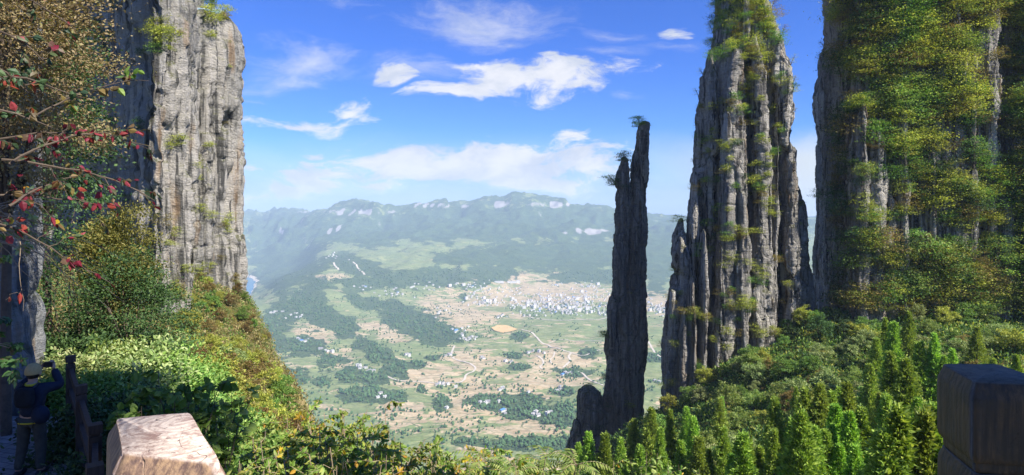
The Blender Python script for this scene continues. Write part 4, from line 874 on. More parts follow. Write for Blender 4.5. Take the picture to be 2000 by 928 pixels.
def twiggy(seed, H=2.4, spread=1.0, stems=9, twigs=11, leafL=.075, leafW=.04, per=20, droop=.3, accent=.12, rad=.012):
    g = np.random.default_rng(seed); tb_ = Buf(); Ps, Ds = [], []
    for s in range(stems):
        a = s*2.4+g.uniform(-.4, .4); r = spread*g.uniform(.25, 1.0); hh = H*g.uniform(.72, 1.0)*(1-.18*(r/spread)**2)
        tip = np.array((math.cos(a)*r, math.sin(a)*r, hh)); b0 = np.array((math.cos(a)*.12, math.sin(a)*.12, -.4))
        t = np.linspace(0, 1, 8)[:, None]; cv = b0*(1-t)+tip*t+np.sin(t*math.pi)*np.array((-math.cos(a), -math.sin(a), 0))*r*.18+g.normal(size=(8, 3))*.025
        tb_.add(*tube(cv, np.linspace(rad, rad*.3, 8), 5))
        for k in range(twigs):
            f = .22+.78*(k+g.random())/twigs; i = min(6, int(f*7)); p0 = cv[i]*(1-(f*7-i))+cv[i+1]*(f*7-i)
            aa = g.uniform(0, 6.283); ln = spread*g.uniform(.28, .6)*(1.15-f*.55); d = norm(np.array((math.cos(aa), math.sin(aa), g.uniform(.1, .9))))
            u_ = np.linspace(0, 1, 5)[:, None]; tw = p0+d*ln*u_-np.array((0, 0, 1))*droop*ln*u_**2+g.normal(size=(5, 3))*.012
            tb_.add(*tube(tw, np.linspace(rad*.35, rad*.14, 5), 4))
            q = g.random(per)**.8; jj = np.clip((q*4).astype(int), 0, 3); ff = (q*4-jj)[:, None]; Ps.append(tw[jj]*(1-ff)+tw[jj+1]*ff)
            Ds.append(norm(norm(tw[jj+1]-tw[jj])*.7+rdir(g, per)*1.0))
    P, D = np.concatenate(Ps), np.concatenate(Ds); D[:, 2] -= .25; n_ = len(P); L = g.uniform(.5, 1.15, n_)*leafL
    V, q, t = leaf_fine(P, D, rdir(g, n_, 1.4), L, L*leafW/leafL)
    acc = (vn(P[:, 0]*2.2, P[:, 1]*2.2, P[:, 2]*2.2, seed) > 1-accent*4)*(g.random(n_) < .6)+(g.random(n_) < accent*.35); mi = (acc > 0).astype(int)
    return [('stem', [tb_.arrays()[0]], tb_.Q, 'twig'), ('crown', [V], [(q, np.tile(mi, 2)), (t, np.tile(mi, 4))], 'leaf')]
def build_proto(parts, leaf_mats, bark='bark'):
    res = []
    for nm, Vs, Qs, kind in parts:
        mats = [M[bark]] if kind != 'leaf' else [M[q] for q in leaf_mats]
        res.append((nm, make_mesh(nm, np.concatenate(Vs), Qs, mats)))
    return res
def recolor(proto, leaf_mats):
    res = []
    for nm, me_ in proto:
        if nm == 'crown':
            me_ = me_.copy()
            for i, q in enumerate(leaf_mats): me_.materials[i] = M[q]
        res.append((nm, me_))
    return res
def plant(name, proto, loc, scale, rz, cat, group=None, label=None, tilt=(0, 0)):
    t = thing(name, label, cat, loc, rz, group); t.scale = (scale,)*3 if not hasattr(scale, '__len__') else scale
    t.rotation_euler = (tilt[0], tilt[1], rz)
    for nm, me_ in proto: link(nm, me_, t)
    return t
def label_rows(items, suffix='from left'):
    """items: (object, px, words, zone): number them left to right inside each zone so that every label names one plant"""
    g_ = {}
    for it in items: g_.setdefault((it[2], it[3]), []).append(it)
    for (words, zone), lst in g_.items():
        lst.sort(key=lambda q: q[1])
        for i, it in enumerate(lst): it[0]['label'] = (f'{ordinal(i+1)} {words} {zone}, {suffix}' if len(lst) > 1 else f'{words} {zone}')
def solve_Y(px, pytop, H, y0=40, y1=215):
    Y = np.arange(y0, y1, .5); x = (px-1000)/F*Y; c = (HZ-pytop)/F*Y-hz_(x, Y)
    k = np.nonzero(c <= H)[0]
    if not len(k): return None
    Y_ = Y[k[0]]; return (px-1000)/F*Y_, Y_, float(hz_((px-1000)/F*Y_, Y_))
rg = np.random.default_rng(21)
# ---- conifers of the lower right slope
CON = [build_proto(conifer(300+i, 12, 2.5+.35*(i % 3)), ['conifer']) for i in range(4)]; CON += [recolor(CON[i], ['conifer2']) for i in (0, 2)]
tops = [(1745, 627, 14), (1775, 611, 13), (1796, 661, 13), (1729, 622, 12), (1699, 717, 12), (1602, 749, 12), (1825, 657, 12), (1844, 698, 11), (1837, 777, 12), (1754, 772, 13), (1807, 786, 13), (1729, 832, 12), (1669, 864, 10), (1607, 892, 8), (1565, 800, 12), (1549, 855, 10), (1512, 841, 11),
 (1484, 873, 9), (1461, 860, 10), (1450, 841, 11), (1413, 832, 11), (1341, 795, 12), (1406, 777, 10), (1365, 850, 10), (1309, 804, 11), (1683, 786, 12), (1632, 786, 12), (1623, 832, 11), (1572, 758, 11), (1908, 638, 11), (1860, 680, 11), (1150, 846, 12), (1182, 850, 12), (1212, 850, 12), (1238, 812, 13), (1272, 796, 13), (1290, 840, 11),
 (1130, 864, 11), (1770, 700, 12), (1740, 690, 11), (1720, 760, 11), (1785, 730, 11), (1660, 800, 10), (1590, 830, 10), (1640, 870, 9), (1700, 880, 8), (1775, 850, 10), (1830, 860, 10), (1385, 880, 8), (1330, 860, 10), (1430, 890, 8), (1540, 900, 7), (1880, 720, 11), (1940, 700, 10), (1985, 690, 10), (1250, 870, 9), (1215, 890, 8), (1170, 885, 9), (1560, 880, 8), (1745, 900, 7), (1810, 900, 7), (1470, 905, 7), (1110, 880, 9), (1355, 815, 10), (1655, 750, 11), (1712, 660, 12), (1625, 760, 10), (1870, 800, 11), (1895, 860, 10), (1950, 780, 10), (1980, 840, 10)]
for _ in range(34): _px = rg.uniform(1400, 1960); tops.append((_px, rg.uniform(max(690, 1000-_px*.16), 900), rg.uniform(7, 10.5)))
lab = []; used_pts = []
for i, (px, py, H) in enumerate(tops):
    H *= 1.18*rg.uniform(.9, 1.15); r = solve_Y(px, py, H)
    if r is None: print('no Y', px, py); continue
    x, Y, z = r; ztop = (HZ-py)/F*Y; s_ = (ztop-z)/12.0; used_pts.append((x, Y, 1.3*s_))
    k = i % 6 if i != 4 else 4
    t = plant('conifer', CON[k], (x, Y, z-.2), (s_*rg.uniform(.85, 1.15), s_*rg.uniform(.85, 1.15), s_*rg.uniform(.96, 1.06)), rg.uniform(0, 6), 'conifer', 'conifers on the lower right slope')
    zone = 'below the slender pinnacle' if px < 1300 else ('below the broad tower' if px < 1560 else ('below the tree clad cliff' if px < 1848 else 'around the dark post'))
    row = 'high' if py < 720 else ('middle' if py < 830 else 'low')
    lab.append((t, px, ('bright green' if k < 4 else 'yellow green')+' conifer, '+row+' row', zone))
label_rows(lab)
# ---- broadleaf bushes and trees on that slope
BRO = [build_proto(broad(320+i, 2.3, 2.1, 2.5, 46, 66, .33, .27), ['pale']) for i in range(3)]
BRC = {'pale': BRO, 'green': [recolor(p, ['green']) for p in BRO], 'olive': [recolor(p, ['olive']) for p in BRO], 'rust': [recolor(p, ['rust']) for p in BRO], 'deep': [recolor(p, ['deep']) for p in BRO], 'bright': [recolor(p, ['bright']) for p in BRO]}
WORDC = {'pale': 'pale silvery green broadleaf tree', 'green': 'mid green broadleaf tree', 'olive': 'olive broadleaf tree', 'rust': 'rusty brown leaved tree', 'deep': 'dark green tree', 'bright': 'fresh light green tree'}
lab = []
def base_line(px): return np.interp(px, [1100, 1250, 1300, 1400, 1500, 1600, 1700, 1850, 2000], [900, 840, 775, 715, 645, 570, 600, 590, 590])
n_try = 0
while len(lab) < 185 and n_try < 4000:
    n_try += 1; px = rg.uniform(1262, 2040); py = rg.uniform(560, 930)
    if py < base_line(px)-10: continue
    H = rg.uniform(3.0, 6.5); r = solve_Y(px, py, H)
    if r is None: continue
    x, Y, z = r; rad = .42*H
    if any((x-a)**2+(Y-b)**2 < (rad*.62+c*.7)**2 for a, b, c in used_pts): continue
    used_pts.append((x, Y, rad))
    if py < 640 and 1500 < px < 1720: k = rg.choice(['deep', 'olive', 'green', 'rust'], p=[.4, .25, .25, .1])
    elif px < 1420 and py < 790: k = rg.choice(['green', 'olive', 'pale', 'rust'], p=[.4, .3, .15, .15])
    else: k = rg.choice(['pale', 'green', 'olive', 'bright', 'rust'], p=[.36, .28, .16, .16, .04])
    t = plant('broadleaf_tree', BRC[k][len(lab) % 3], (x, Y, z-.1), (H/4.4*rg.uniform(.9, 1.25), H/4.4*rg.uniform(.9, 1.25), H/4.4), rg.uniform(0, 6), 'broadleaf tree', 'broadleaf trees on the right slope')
    zone = 'at the foot of the broad tower' if px < 1500 else ('in the shaded gap between tower and cliff' if px < 1700 and py < 690 else ('on the mid slope under the gap' if px < 1700 else 'at the foot of the tree clad cliff'))
    lab.append((t, px, WORDC[k], zone))
label_rows(lab)
print('bushes', len(lab))

# ---- trees and shrubs rooted on the cliffs: rooted where the rock really is
PAD = [build_proto(padtree(340+i, 4.6+.6*i, 3.0+.5*i), ['olive']) for i in range(4)]
PADC = {'olive': PAD, 'green': [recolor(p, ['green']) for p in PAD], 'rust': [recolor(p, ['rust']) for p in PAD], 'deep': [recolor(p, ['deep']) for p in PAD], 'bright': [recolor(p, ['bright']) for p in PAD]}
def rock_hit(name, px, py):
    d = Vector(((px-1000)/F, 1, (HZ-py)/F)).normalized(); h = rock_objs[name].ray_cast(Vector((0, 0, 0)), d, 900)
    return (np.array(h[0]), np.array(h[1])) if h[0] is not None else None
def root_at(name, px, py, cx, back=.4):
    # the outermost point of the rock at this height, seen from px towards the middle of the rock
    for k in range(60):
        h = rock_hit(name, px, py)
        if h is not None: return h[0]+np.array((0, back, -.1))
        px += 1.2 if cx > px else -1.2
    return at(px, py, 220)
def cliff_den(name, px, py):
    if name == 'rock_tower':
        d = np.interp(py, [0, 110, 160, 260, 700], [1.0, .95, .60, .32, .26])
        for cx, cy, rx, ry in ((1480, 350, 45, 60), (1410, 470, 60, 50), (1420, 300, 25, 60), (1330, 650, 30, 60), (1480, 420, 30, 40), (1350, 480, 25, 25), (1455, 600, 60, 50)):
            d = max(d, .85*math.exp(-((px-cx)/rx)**2-((py-cy)/ry)**2))
        if px > 1540 and py > 150: d *= .25
        return d
    if name == 'tree_clad_cliff':
        if px < 1638: return .05
        d = 1.0
        if 1912 < px < 1975 and 95 < py < 335: return .08
        for cx, cy, rx, ry in ((1685, 300, 22, 50), (1720, 400, 50, 70), (1830, 470, 110, 28), (1700, 540, 20, 40), (1960, 430, 22, 60), (1750, 460, 30, 30)): d = min(d, 1-.8*math.exp(-((px-cx)/rx)**2-((py-cy)/ry)**2))
        return d
    if px < 300: return .02+.9*math.exp(-((px-205)/14)**2-((py-70)/50)**2)+.5*math.exp(-((px-235)/18)**2-((py-270)/30)**2)
    d = .035
    for cx, cy, rx, ry in ((410, 50, 24, 34), (320, 80, 22, 32), (440, 30, 18, 8), (405, 180, 16, 6), (400, 560, 30, 30), (440, 440, 8, 20), (455, 570, 12, 20), (350, 590, 14, 20)): d = max(d, 1.1*math.exp(-((px-cx)/rx)**2-((py-cy)/ry)**2))
    return d
pts = []
for name, x0, x1, y0, y1, step, hh in (('rock_tower', 1290, 1600, -20, 760, 12, (.55, 1.1)), ('tree_clad_cliff', 1600, 2080, -30, 620, 15.5, (1.0, 1.9)), ('limestone_cliff', 190, 474, -5, 600, 11, (.35, .8))):
    for py in np.arange(y0, y1, step*.8):
        for px in np.arange(x0, x1, step):
            qx, qy = px+rg.uniform(-.5, .5)*step, py+rg.uniform(-.5, .5)*step; dn_ = cliff_den(name, qx, qy)
            clump = np.clip(vn(qx/26, qy/20, 0, 55)*1.3+(.5 if dn_ < .9 else .72), 0.03, 1)
            if rg.random() > dn_*clump*(1.0 if name == 'tree_clad_cliff' else .8): continue
            h = rock_hit(name, qx, qy)
            if h is None: continue
            pts.append((name, qx, qy, h[0], h[1], rg.uniform(*hh)*(1.25 if dn_ > .8 else .9)))
print('cliff plants', len(pts))
rg.shuffle(pts)
pts.sort(key=lambda q: -q[5]*(.4+rg.random())/float(q[3][1]))
def tint(name, px, py):
    if name == 'tree_clad_cliff':
        if px < 1660 and py > 100: return 'rust' if rg.random() < .4 else 'deep'
        if math.exp(-((px-1785)/45)**2-((py-210)/60)**2) > rg.random()*1.2: return 'bright'
        return rg.choice(['olive', 'green', 'rust', 'bright', 'deep'], p=[.50, .20, .12, .04, .14])
    if name == 'rock_tower': return rg.choice(['olive', 'green', 'rust', 'deep'], p=[.50, .22, .20, .08])
    if px < 300: return 'deep'
    return rg.choice(['olive', 'green', 'rust'], p=[.75, .05, .20])
CW = {'olive': 'olive shrub', 'green': 'green shrub', 'rust': 'rusty brown shrub', 'deep': 'dark green shrub', 'bright': 'light green shrub'}
lab, rest_ = [], []
for i, (name, px, py, p, nrm, s_) in enumerate(pts):
    c = str(tint(name, px, py)); out_ = np.array((nrm[0], nrm[1], 0.0)); out_ = out_/max(np.linalg.norm(out_), .2)
    loc = p+out_*.3*s_-np.array((0, 0, .3*s_))
    if i < 285:
        t = plant('cliff_shrub', PADC[c][i % 4], loc, s_, rg.uniform(0, 6.28), 'cliff shrub', 'shrubs growing on the cliffs', tilt=(-.25*out_[1], .25*out_[0]))
        band = 'near the top' if py < 110 else ('upper' if py < 240 else ('middle' if py < 400 else 'lower'))
        if name == 'rock_tower': zone = f'on the {band if band != "near the top" else "topmost"} broad tower'
        elif name == 'tree_clad_cliff': zone = f'on the {band if band != "near the top" else "topmost"} tree clad cliff'
        else: zone = f'on the {band if band != "near the top" else "topmost"} limestone cliff'
        lab.append((t, px, CW[c], zone))
    else: rest_.append((loc, s_, c, i))
label_rows(lab)
for c in ('x',):
    cs = ['olive', 'green', 'rust', 'deep', 'bright']
    raw = [padtree(340+i, 4.6+.6*i, 3.0+.5*i, per=90, leaf=.32) for i in range(4)]
    bb = Buf()
    for loc, s_, cc2, i in rest_:
        a = i*1.9; ca_, sa_ = math.cos(a), math.sin(a); Rm = np.array([[ca_, -sa_, 0], [sa_, ca_, 0], [0, 0, 1]])
        V = raw[i % 4][1][1][0]@Rm.T*s_+loc; bb.add(V, raw[i % 4][1][2][0][0], cs.index(cc2))
    if rest_: tag(buf_obj('cliff_greenery', bb, [M[q] for q in cs]), 'small shrubs and creepers clinging to the cliffs', 'greenery', kind='stuff')
# ---- the three little pines and shrubs of the slender pinnacle
def pine(px, py, Y, s_, label, lean, seed, mat='green'):
    pr = build_proto(padtree(seed, 5.6, 4.4, 11, 170, .36, lean), [mat]); return plant('pine_tree', pr, root_at('rock_pinnacle', px-8, py, 1240)+np.array((.7, -.6, -2.0)), s_, 0, 'pine tree', 'pines on the slender pinnacle', label)
pine(1256, 246, 221.0, 1.3, 'dark pine spreading from the very top of the slender pinnacle', (-1.0, 0, 0), 361, 'green')
pine(1224, 312, 221, 1.15, 'small upright pine on the left horn of the slender pinnacle', (-.2, 0, 0), 362, 'deep')
pine(1214, 362, 220, 1.3, 'crooked pine leaning out left from the pinnacle side', (-3.0, -.5, 0), 363, 'deep')
pine(1190, 655, 219.5, .9, 'little pine low on the left side of the slender pinnacle', (-1.6, -.3, 0), 364, 'green')
lab = []
for i, (px, py, Y, s_) in enumerate([(1258, 247, 221, .6), (1180, 745, 219, .8), (1150, 762, 220, .7), (1210, 590, 219, .5), (1232, 575, 219, .45), (1190, 800, 219, .9), (1228, 800, 218, .9), (1165, 850, 218, 1.0), (1245, 840, 217, 1.1), (1128, 855, 218, .7)]):
    t = plant('ledge_shrub', PADC['deep' if i % 2 else 'olive'][i % 4], root_at('rock_pinnacle', px, py, 1235), s_, i*1.1, 'ledge shrub', 'shrubs on the slender pinnacle')
    lab.append((t, py, ('dark' if i % 2 else 'olive')+' shrub', 'clinging to the slender pinnacle'))
label_rows(lab, 'from the top')
# ---- saplings leaning out against the sky from tower and cliff edges
lab = []
for i, (px, py, Y, s_, lx) in enumerate([(1388, 60, 214, 1.0, -1.8), (1375, 150, 212, .9, -1.6), (1366, 190, 211, .9, -1.5), (1364, 250, 210, .8, -1.2), (1350, 320, 209, .6, -1.0), (1512, 20, 214, 1.3, 1.2), (1530, 70, 213, 1.1, 1.6), (1548, 128, 213, 1.0, 1.8), (1556, 165, 213, .9, 1.5), (1562, 220, 212, .5, 1.2), (1612, 98, 214, 1.0, -1.6), (1606, 120, 214, .8, -1.2), (1630, 8, 214, 1.2, -1.8), (1564, 262, 212, .5, 1.0)]):
    pr = build_proto(padtree(370+i, 3.6, 3.6, 8, 40, .24, (lx, 0, 0)), ['rust' if i in (0, 5, 6) else ('deep' if i > 9 else 'olive')])
    nm_ = 'rock_tower' if px < 1590 else 'tree_clad_cliff'
    t = plant('sapling', pr, root_at(nm_, px, py, 1450 if px < 1590 else 1700), s_, 0, 'sapling', 'saplings leaning out from the tower edges'); lab.append((t, py, 'thin sapling', 'on the broad tower edge' if px < 1590 else 'on the tree clad cliff edge'))
label_rows(lab, 'from the top')

# ---- undergrowth: one carpet of small leaves per slope
def carpet(name, n_, xr, yr, cond, mats, pick_m, label, size=(.25, .6), seed=1, per=9):
    g = np.random.default_rng(seed); x = g.uniform(*xr, n_*3); y = g.uniform(*yr, n_*3); ok = cond(x, y); x, y = x[ok][:n_], y[ok][:n_]; z = hz_(x, y)
    k = len(x); s_ = g.uniform(*size, k)*(.6+.5*(vn(x/4, y/4, 0, seed)+1)); P = np.repeat(np.stack([x, y, z], 1), per, 0)+g.normal(size=(k*per, 3))*np.repeat(s_, per)[:, None]*np.array((.7, .7, .35)); P[:, 2] += np.repeat(s_, per)*.5
    D = rdir(g, k*per, .9); V, q = leaf_simple(P, D, rdir(g, k*per, .6), np.repeat(s_, per)*.75, np.repeat(s_, per)*.34)
    return tag(link(name, make_mesh(name, V, [(q, np.repeat(pick_m(x, y, z, g), per))], [M[m_] for m_ in mats])), label, 'undergrowth', kind='stuff')
def seen(x, y, x0, x1): px = 1000+x/np.maximum(y, 1)*F; return (px > x0) & (px < x1)
carpet('undergrowth', 26000, (20, 190), (50, 216), lambda x, y: seen(x, y, 1080, 2060), ['green', 'deep', 'olive', 'bright'], lambda x, y, z, g: g.choice(4, len(x), p=[.35, .4, .15, .1]), 'tangled undergrowth covering the right slope', (.4, 1.1), 5)
carpet('scrub', 42000, (-110, -8), (28, 160), lambda x, y: seen(x, y, 60, 700), ['dry', 'rust', 'green', 'bare'], lambda x, y, z, g: np.where(vn(x/7, y/7, z/7, 8)+g.normal(size=len(x))*.35 > .05, g.choice([0, 1, 3], len(x)), g.choice([0, 2, 0, 3], len(x))), 'brown and olive scrub covering the steep left slope', (.22, .62), 6)
# ---- shrubs on the left slope
lab = []; up2 = []; n_try = 0
while len(lab) < 95 and n_try < 5000:
    n_try += 1; px = rg.uniform(280, 600); py = rg.uniform(520, 830)
    if px > np.interp(py, [520, 560, 640, 740, 800, 830], [470, 482, 522, 556, 590, 600]): continue
    H = rg.uniform(1.4, 3.4); r = solve_Y(px, py, H, 26, 155)
    if r is None: continue
    x, Y, z = r
    if any((x-a)**2+(Y-b)**2 < (.3*H+c)**2 for a, b, c in up2): continue
    up2.append((x, Y, .3*H)); k = str(rg.choice(['olive', 'rust', 'green', 'pale'], p=[.4, .3, .25, .05])); s_ = H/4.4
    t = plant('slope_shrub', BRC[k][len(lab) % 3], (x, Y, z-.1), s_, rg.uniform(0, 6), 'slope shrub', 'shrubs on the steep left slope')
    zone = 'just below the pale cliff' if py < 620 else ('halfway down the left slope' if py < 720 else 'near the bottom of the left slope')
    lab.append((t, px, {'olive': 'olive shrub', 'rust': 'rusty orange shrub', 'green': 'green shrub', 'pale': 'pale shrub'}[k], zone))
label_rows(lab)
# ================================================================== near left: trees, bushes
def tree_at(name, parts, mats, px, py, Y, label, cat='tree', group=None, gz=None, scale=1.0, bark='bark'):
    x = (px-1000)/F*Y; z = float(hz_(x, Y)) if gz is None else gz
    return plant(name, build_proto(parts, mats, bark), (x, Y, z), scale, 0, cat, group, label)
# the tan autumn tree at the top left: crown hangs over the path
tree_at('autumn_tree', broad(401, 1.5, 3.1, 8.5, 230, 210, .075, .27, .5, limbs=20, stem=.09), ['bare'], 15, 0, 11.7, 'tan leaved autumn tree towering over the path at the upper left')
tree_at('autumn_tree', broad(402, 1.4, 2.6, 9.0, 110, 120, .13, .28, .5, limbs=16, stem=.10), ['gold'], 232, 0, 26, 'olive gold tree standing against the shaded cliff', gz=-11.2)
tree_at('autumn_tree', broad(403, 2.3, 1.8, 5.0, 90, 90, .13, .30, .5, limbs=10, stem=.10), ['deep'], 245, 0, 25, 'dark bushy tree in front of the shaded cliff', gz=-8.6)  # dark leaf colour stands in for the shade on this tree
tree_at('shade_tree', broad(404, 3.0, 5.6, 6.5, 130, 100, .16, .45, .5, limbs=14, stem=.16), ['deep'], 150, 0, 31, 'tall dark tree in the shaded hollow beside the rock wall', gz=-10.5)
tree_at('shade_tree', broad(405, 3.0, 3.4, 4.2, 110, 90, .16, .42, .5, limbs=10, stem=.14), ['deep'], 260, 0, 34, 'smaller dark tree under the olive gold tree', gz=-10)
tree_at('shade_tree', broad(406, 2.7, 6.0, 14.0, 170, 100, .22, .5, .5, limbs=14, stem=.2), ['deep'], 90, 0, 33, 'very tall dark tree behind the tan autumn tree', gz=-9)
# pale leaved sprays hanging in from the left
def spray(name, label, roots, Y0, leafL, leafW, per, mats, seed, r0=.018, group=None, weights=None, droop=.25, sub=5, cat='branch'):
    g = np.random.default_rng(seed); tb_ = Buf(); Ps, Ds, Ms = [], [], []
    for (pa, pb, Ya, Yb) in roots:
        A, B = at(pa[0], pa[1], Ya), at(pb[0], pb[1], Yb); ln = np.linalg.norm(B-A); t = np.linspace(0, 1, 10)[:, None]
        cv = A*(1-t)+B*t+np.sin(t*math.pi)*np.array((0, 0, ln*.08))+np.cumsum(g.normal(size=(10, 3))*ln*.012, 0); tb_.add(*tube(cv, np.linspace(r0, r0*.25, 10), 6))
        for k in range(sub):
            f = .15+.85*(k+g.random())/sub; i = min(8, int(f*9)); p0 = cv[i]; d = norm(norm(B-A)*.7+rdir(g, 1)[0]*.8); l2 = ln*g.uniform(.12, .32)
            u_ = np.linspace(0, 1, 6)[:, None]; tw = p0+d*l2*u_-np.array((0, 0, 1))*droop*l2*u_**2+g.normal(size=(6, 3))*.01; tb_.add(*tube(tw, np.linspace(r0*.35, r0*.12, 6), 5))
            q = g.random(per)**.7; jj = np.clip((q*5).astype(int), 0, 4); ff = (q*5-jj)[:, None]; Ps.append(tw[jj]*(1-ff)+tw[jj+1]*ff)
            dd = rdir(g, per)*.8+norm(tw[jj+1]-tw[jj])*.4; dd[:, 2] -= .9*droop*3; Ds.append(dd)
            Ms.append(g.choice(len(mats), per, p=weights))
    P, D, mi = np.concatenate(Ps), np.concatenate(Ds), np.concatenate(Ms); n_ = len(P); L = g.uniform(.55, 1.2, n_)*leafL
    V, q, t = leaf_fine(P, D, rdir(g, n_, .3)+np.array((0, -1.0, 0)), L, L*leafW/leafL*g.uniform(.8, 1.15, n_))
    root = thing(name, label, cat, at(roots[0][0][0], roots[0][0][1], roots[0][2]), 0, group); o_ = np.array(root.location)
    Vt_, Qt_ = tb_.arrays(); link('branch', make_mesh('branch', Vt_-o_, Qt_, [M['twig' if name != 'leafy_branch' else 'bark']]), root)
    link('foliage', make_mesh('foliage', V-o_, [(q, np.tile(mi, 2)), (t, np.tile(mi, 4))], [M[m_] for m_ in mats]), root); return root
G1 = 'big leaved branches hanging in from the upper left'
spray('leafy_branch', 'dark leaved branch crossing the very top of the tan autumn tree', [((-120, -60), (150, 60), 3.4, 3.9), ((-120, 20), (120, 130), 3.3, 3.7)], 6, .054, .036, 11, ['darkleaf', 'red', 'rust'], 411, .010, G1, [.80, .10, .10])
spray('leafy_branch', 'dark leaved branch with few red leaves before the tan autumn tree', [((-120, 150), (165, 180), 3.3, 3.8), ((-120, 200), (100, 250), 3.2, 3.5), ((-100, 90), (60, 190), 3.2, 3.5)], 6, .054, .036, 11, ['darkleaf', 'red', 'rust'], 412, .010, G1, [.74, .14, .12])
spray('leafy_branch', 'long thin branch ending in orange green leaves before the shaded cliff', [((60, 230), (285, 150), 3.7, 4.2)], 4, .066, .042, 6, ['green', 'rust', 'red'], 413, .006, G1, [.45, .35, .2], sub=4)
spray('leafy_branch', 'red leaved branch reaching furthest right over the shaded cliff', [((-120, 300), (305, 300), 3.6, 4.2), ((0, 310), (300, 370), 3.6, 4.1), ((20, 320), (200, 250), 3.6, 4.0)], 4, .054, .036, 7, ['red', 'darkleaf', 'rust'], 414, .009, G1, [.50, .34, .16], sub=9)
spray('leafy_branch', 'drooping red leaved branch over the olive gold tree', [((-100, 380), (205, 400), 3.6, 4.0), ((-60, 420), (190, 540), 3.6, 4.0), ((20, 400), (150, 340), 3.6, 4.0)], 4, .058, .037, 4, ['red', 'darkleaf', 'rust', 'yellow'], 415, .009, G1, [.5, .26, .18, .06], sub=9)
spray('hanging_twig', 'single hanging twig with two pink leaves before the rock wall', [((40, 470), (48, 610), 4.0, 4.0)], 4, .07, .035, 2, ['red'], 419, .003, None, None, sub=1)
spray('pale_branch', 'branch of small pale leaves before the dark rock wall', [((-120, 520), (85, 440), 7.5, 8.2), ((-120, 560), (60, 500), 7.4, 8.0), ((-120, 470), (110, 470), 7.6, 8.2)], 8, .075, .04, 26, ['pale', 'bright'], 416, .014, None, [.75, .25], sub=8)
spray('pale_branch', 'dark leaved branch above the photographer', [((-140, 640), (40, 690), 6.4, 6.8), ((-140, 700), (50, 730), 6.3, 6.6), ((-140, 600), (20, 620), 6.5, 6.8)], 6.5, .09, .05, 26, ['darkleaf', 'deep'], 417, .014, None, None, sub=8)
g = np.random.default_rng(77)
bt = Buf()
for k in range(26):
    a = at(g.uniform(-60, 40), g.uniform(400, 480), 6.0); bpt = at(g.uniform(90, 260), g.uniform(400, 610), 6.4); mid = (a+bpt)/2+np.array((0, 0, g.uniform(.05, .35))); t = np.linspace(0, 1, 12)[:, None]
    cv = a*(1-t)**2+2*mid*t*(1-t)+bpt*t*t+np.cumsum(g.normal(size=(12, 3))*.012, 0); bt.add(*tube(cv, np.linspace(.006, .0015, 12), 5))
tag(buf_obj('bare_twigs', bt, M['twig'], origin=at(-60, 440, 6.0)), 'tangle of bare pale twigs above the walkway', 'twigs')

# bushes beyond the railing: sun and shade put into their leaf colours
FB = [build_proto(broad(430+i, 1.25, .95, 1.15, 85, 60, .115, .19, .62, limbs=9, stem=.025, fine=True), ['bright']) for i in range(3)]
FBC = {'bright': FB, 'deep': [recolor(p, ['deep']) for p in FB], 'green': [recolor(p, ['green']) for p in FB], 'pale': [recolor(p, ['pale']) for p in FB], 'fore': [recolor(p, ['fore']) for p in FB], 'olive': [recolor(p, ['olive']) for p in FB]}
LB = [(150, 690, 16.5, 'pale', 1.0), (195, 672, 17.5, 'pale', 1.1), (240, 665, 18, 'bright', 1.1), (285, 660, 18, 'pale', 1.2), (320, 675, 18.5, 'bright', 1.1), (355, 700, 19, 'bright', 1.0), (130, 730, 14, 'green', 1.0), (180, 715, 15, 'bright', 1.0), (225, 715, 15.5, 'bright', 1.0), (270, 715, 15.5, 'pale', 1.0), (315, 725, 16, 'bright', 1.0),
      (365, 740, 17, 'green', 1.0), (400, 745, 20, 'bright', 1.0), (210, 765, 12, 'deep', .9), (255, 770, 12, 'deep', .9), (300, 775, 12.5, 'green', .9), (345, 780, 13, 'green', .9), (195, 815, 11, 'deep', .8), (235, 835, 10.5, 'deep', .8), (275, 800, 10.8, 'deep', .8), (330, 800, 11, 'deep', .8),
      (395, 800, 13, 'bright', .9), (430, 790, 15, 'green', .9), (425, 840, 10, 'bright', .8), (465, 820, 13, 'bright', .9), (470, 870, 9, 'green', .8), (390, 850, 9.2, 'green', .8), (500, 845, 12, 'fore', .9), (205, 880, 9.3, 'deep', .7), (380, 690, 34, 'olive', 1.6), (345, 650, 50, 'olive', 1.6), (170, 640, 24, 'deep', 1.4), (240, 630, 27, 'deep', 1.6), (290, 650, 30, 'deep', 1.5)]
lab = []
for i, (px, py, Y, c, s_) in enumerate(LB):
    x = (px-1000)/F*Y; zt = (HZ-py)/F*Y; z = float(hz_(x, Y)); hh = max(1.0, zt-z)
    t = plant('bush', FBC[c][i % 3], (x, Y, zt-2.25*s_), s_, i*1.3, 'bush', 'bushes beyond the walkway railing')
    # stems reach the ground where the bush stands proud of it
    if zt-2.25*s_ > z: lb = Buf(); [lb.add(*tube([(.1*math.cos(q), .1*math.sin(q), -(zt-2.25*s_-z)/s_-.3), (.2*math.cos(q), .2*math.sin(q), .6)], .03, 5)) for q in (0, 2, 4)]; buf_obj('lower_stem', lb, M['bark'], t)
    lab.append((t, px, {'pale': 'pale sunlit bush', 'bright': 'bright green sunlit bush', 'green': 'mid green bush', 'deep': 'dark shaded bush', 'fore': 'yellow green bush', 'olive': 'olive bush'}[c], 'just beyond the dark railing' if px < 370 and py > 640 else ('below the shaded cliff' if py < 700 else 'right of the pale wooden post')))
label_rows(lab)
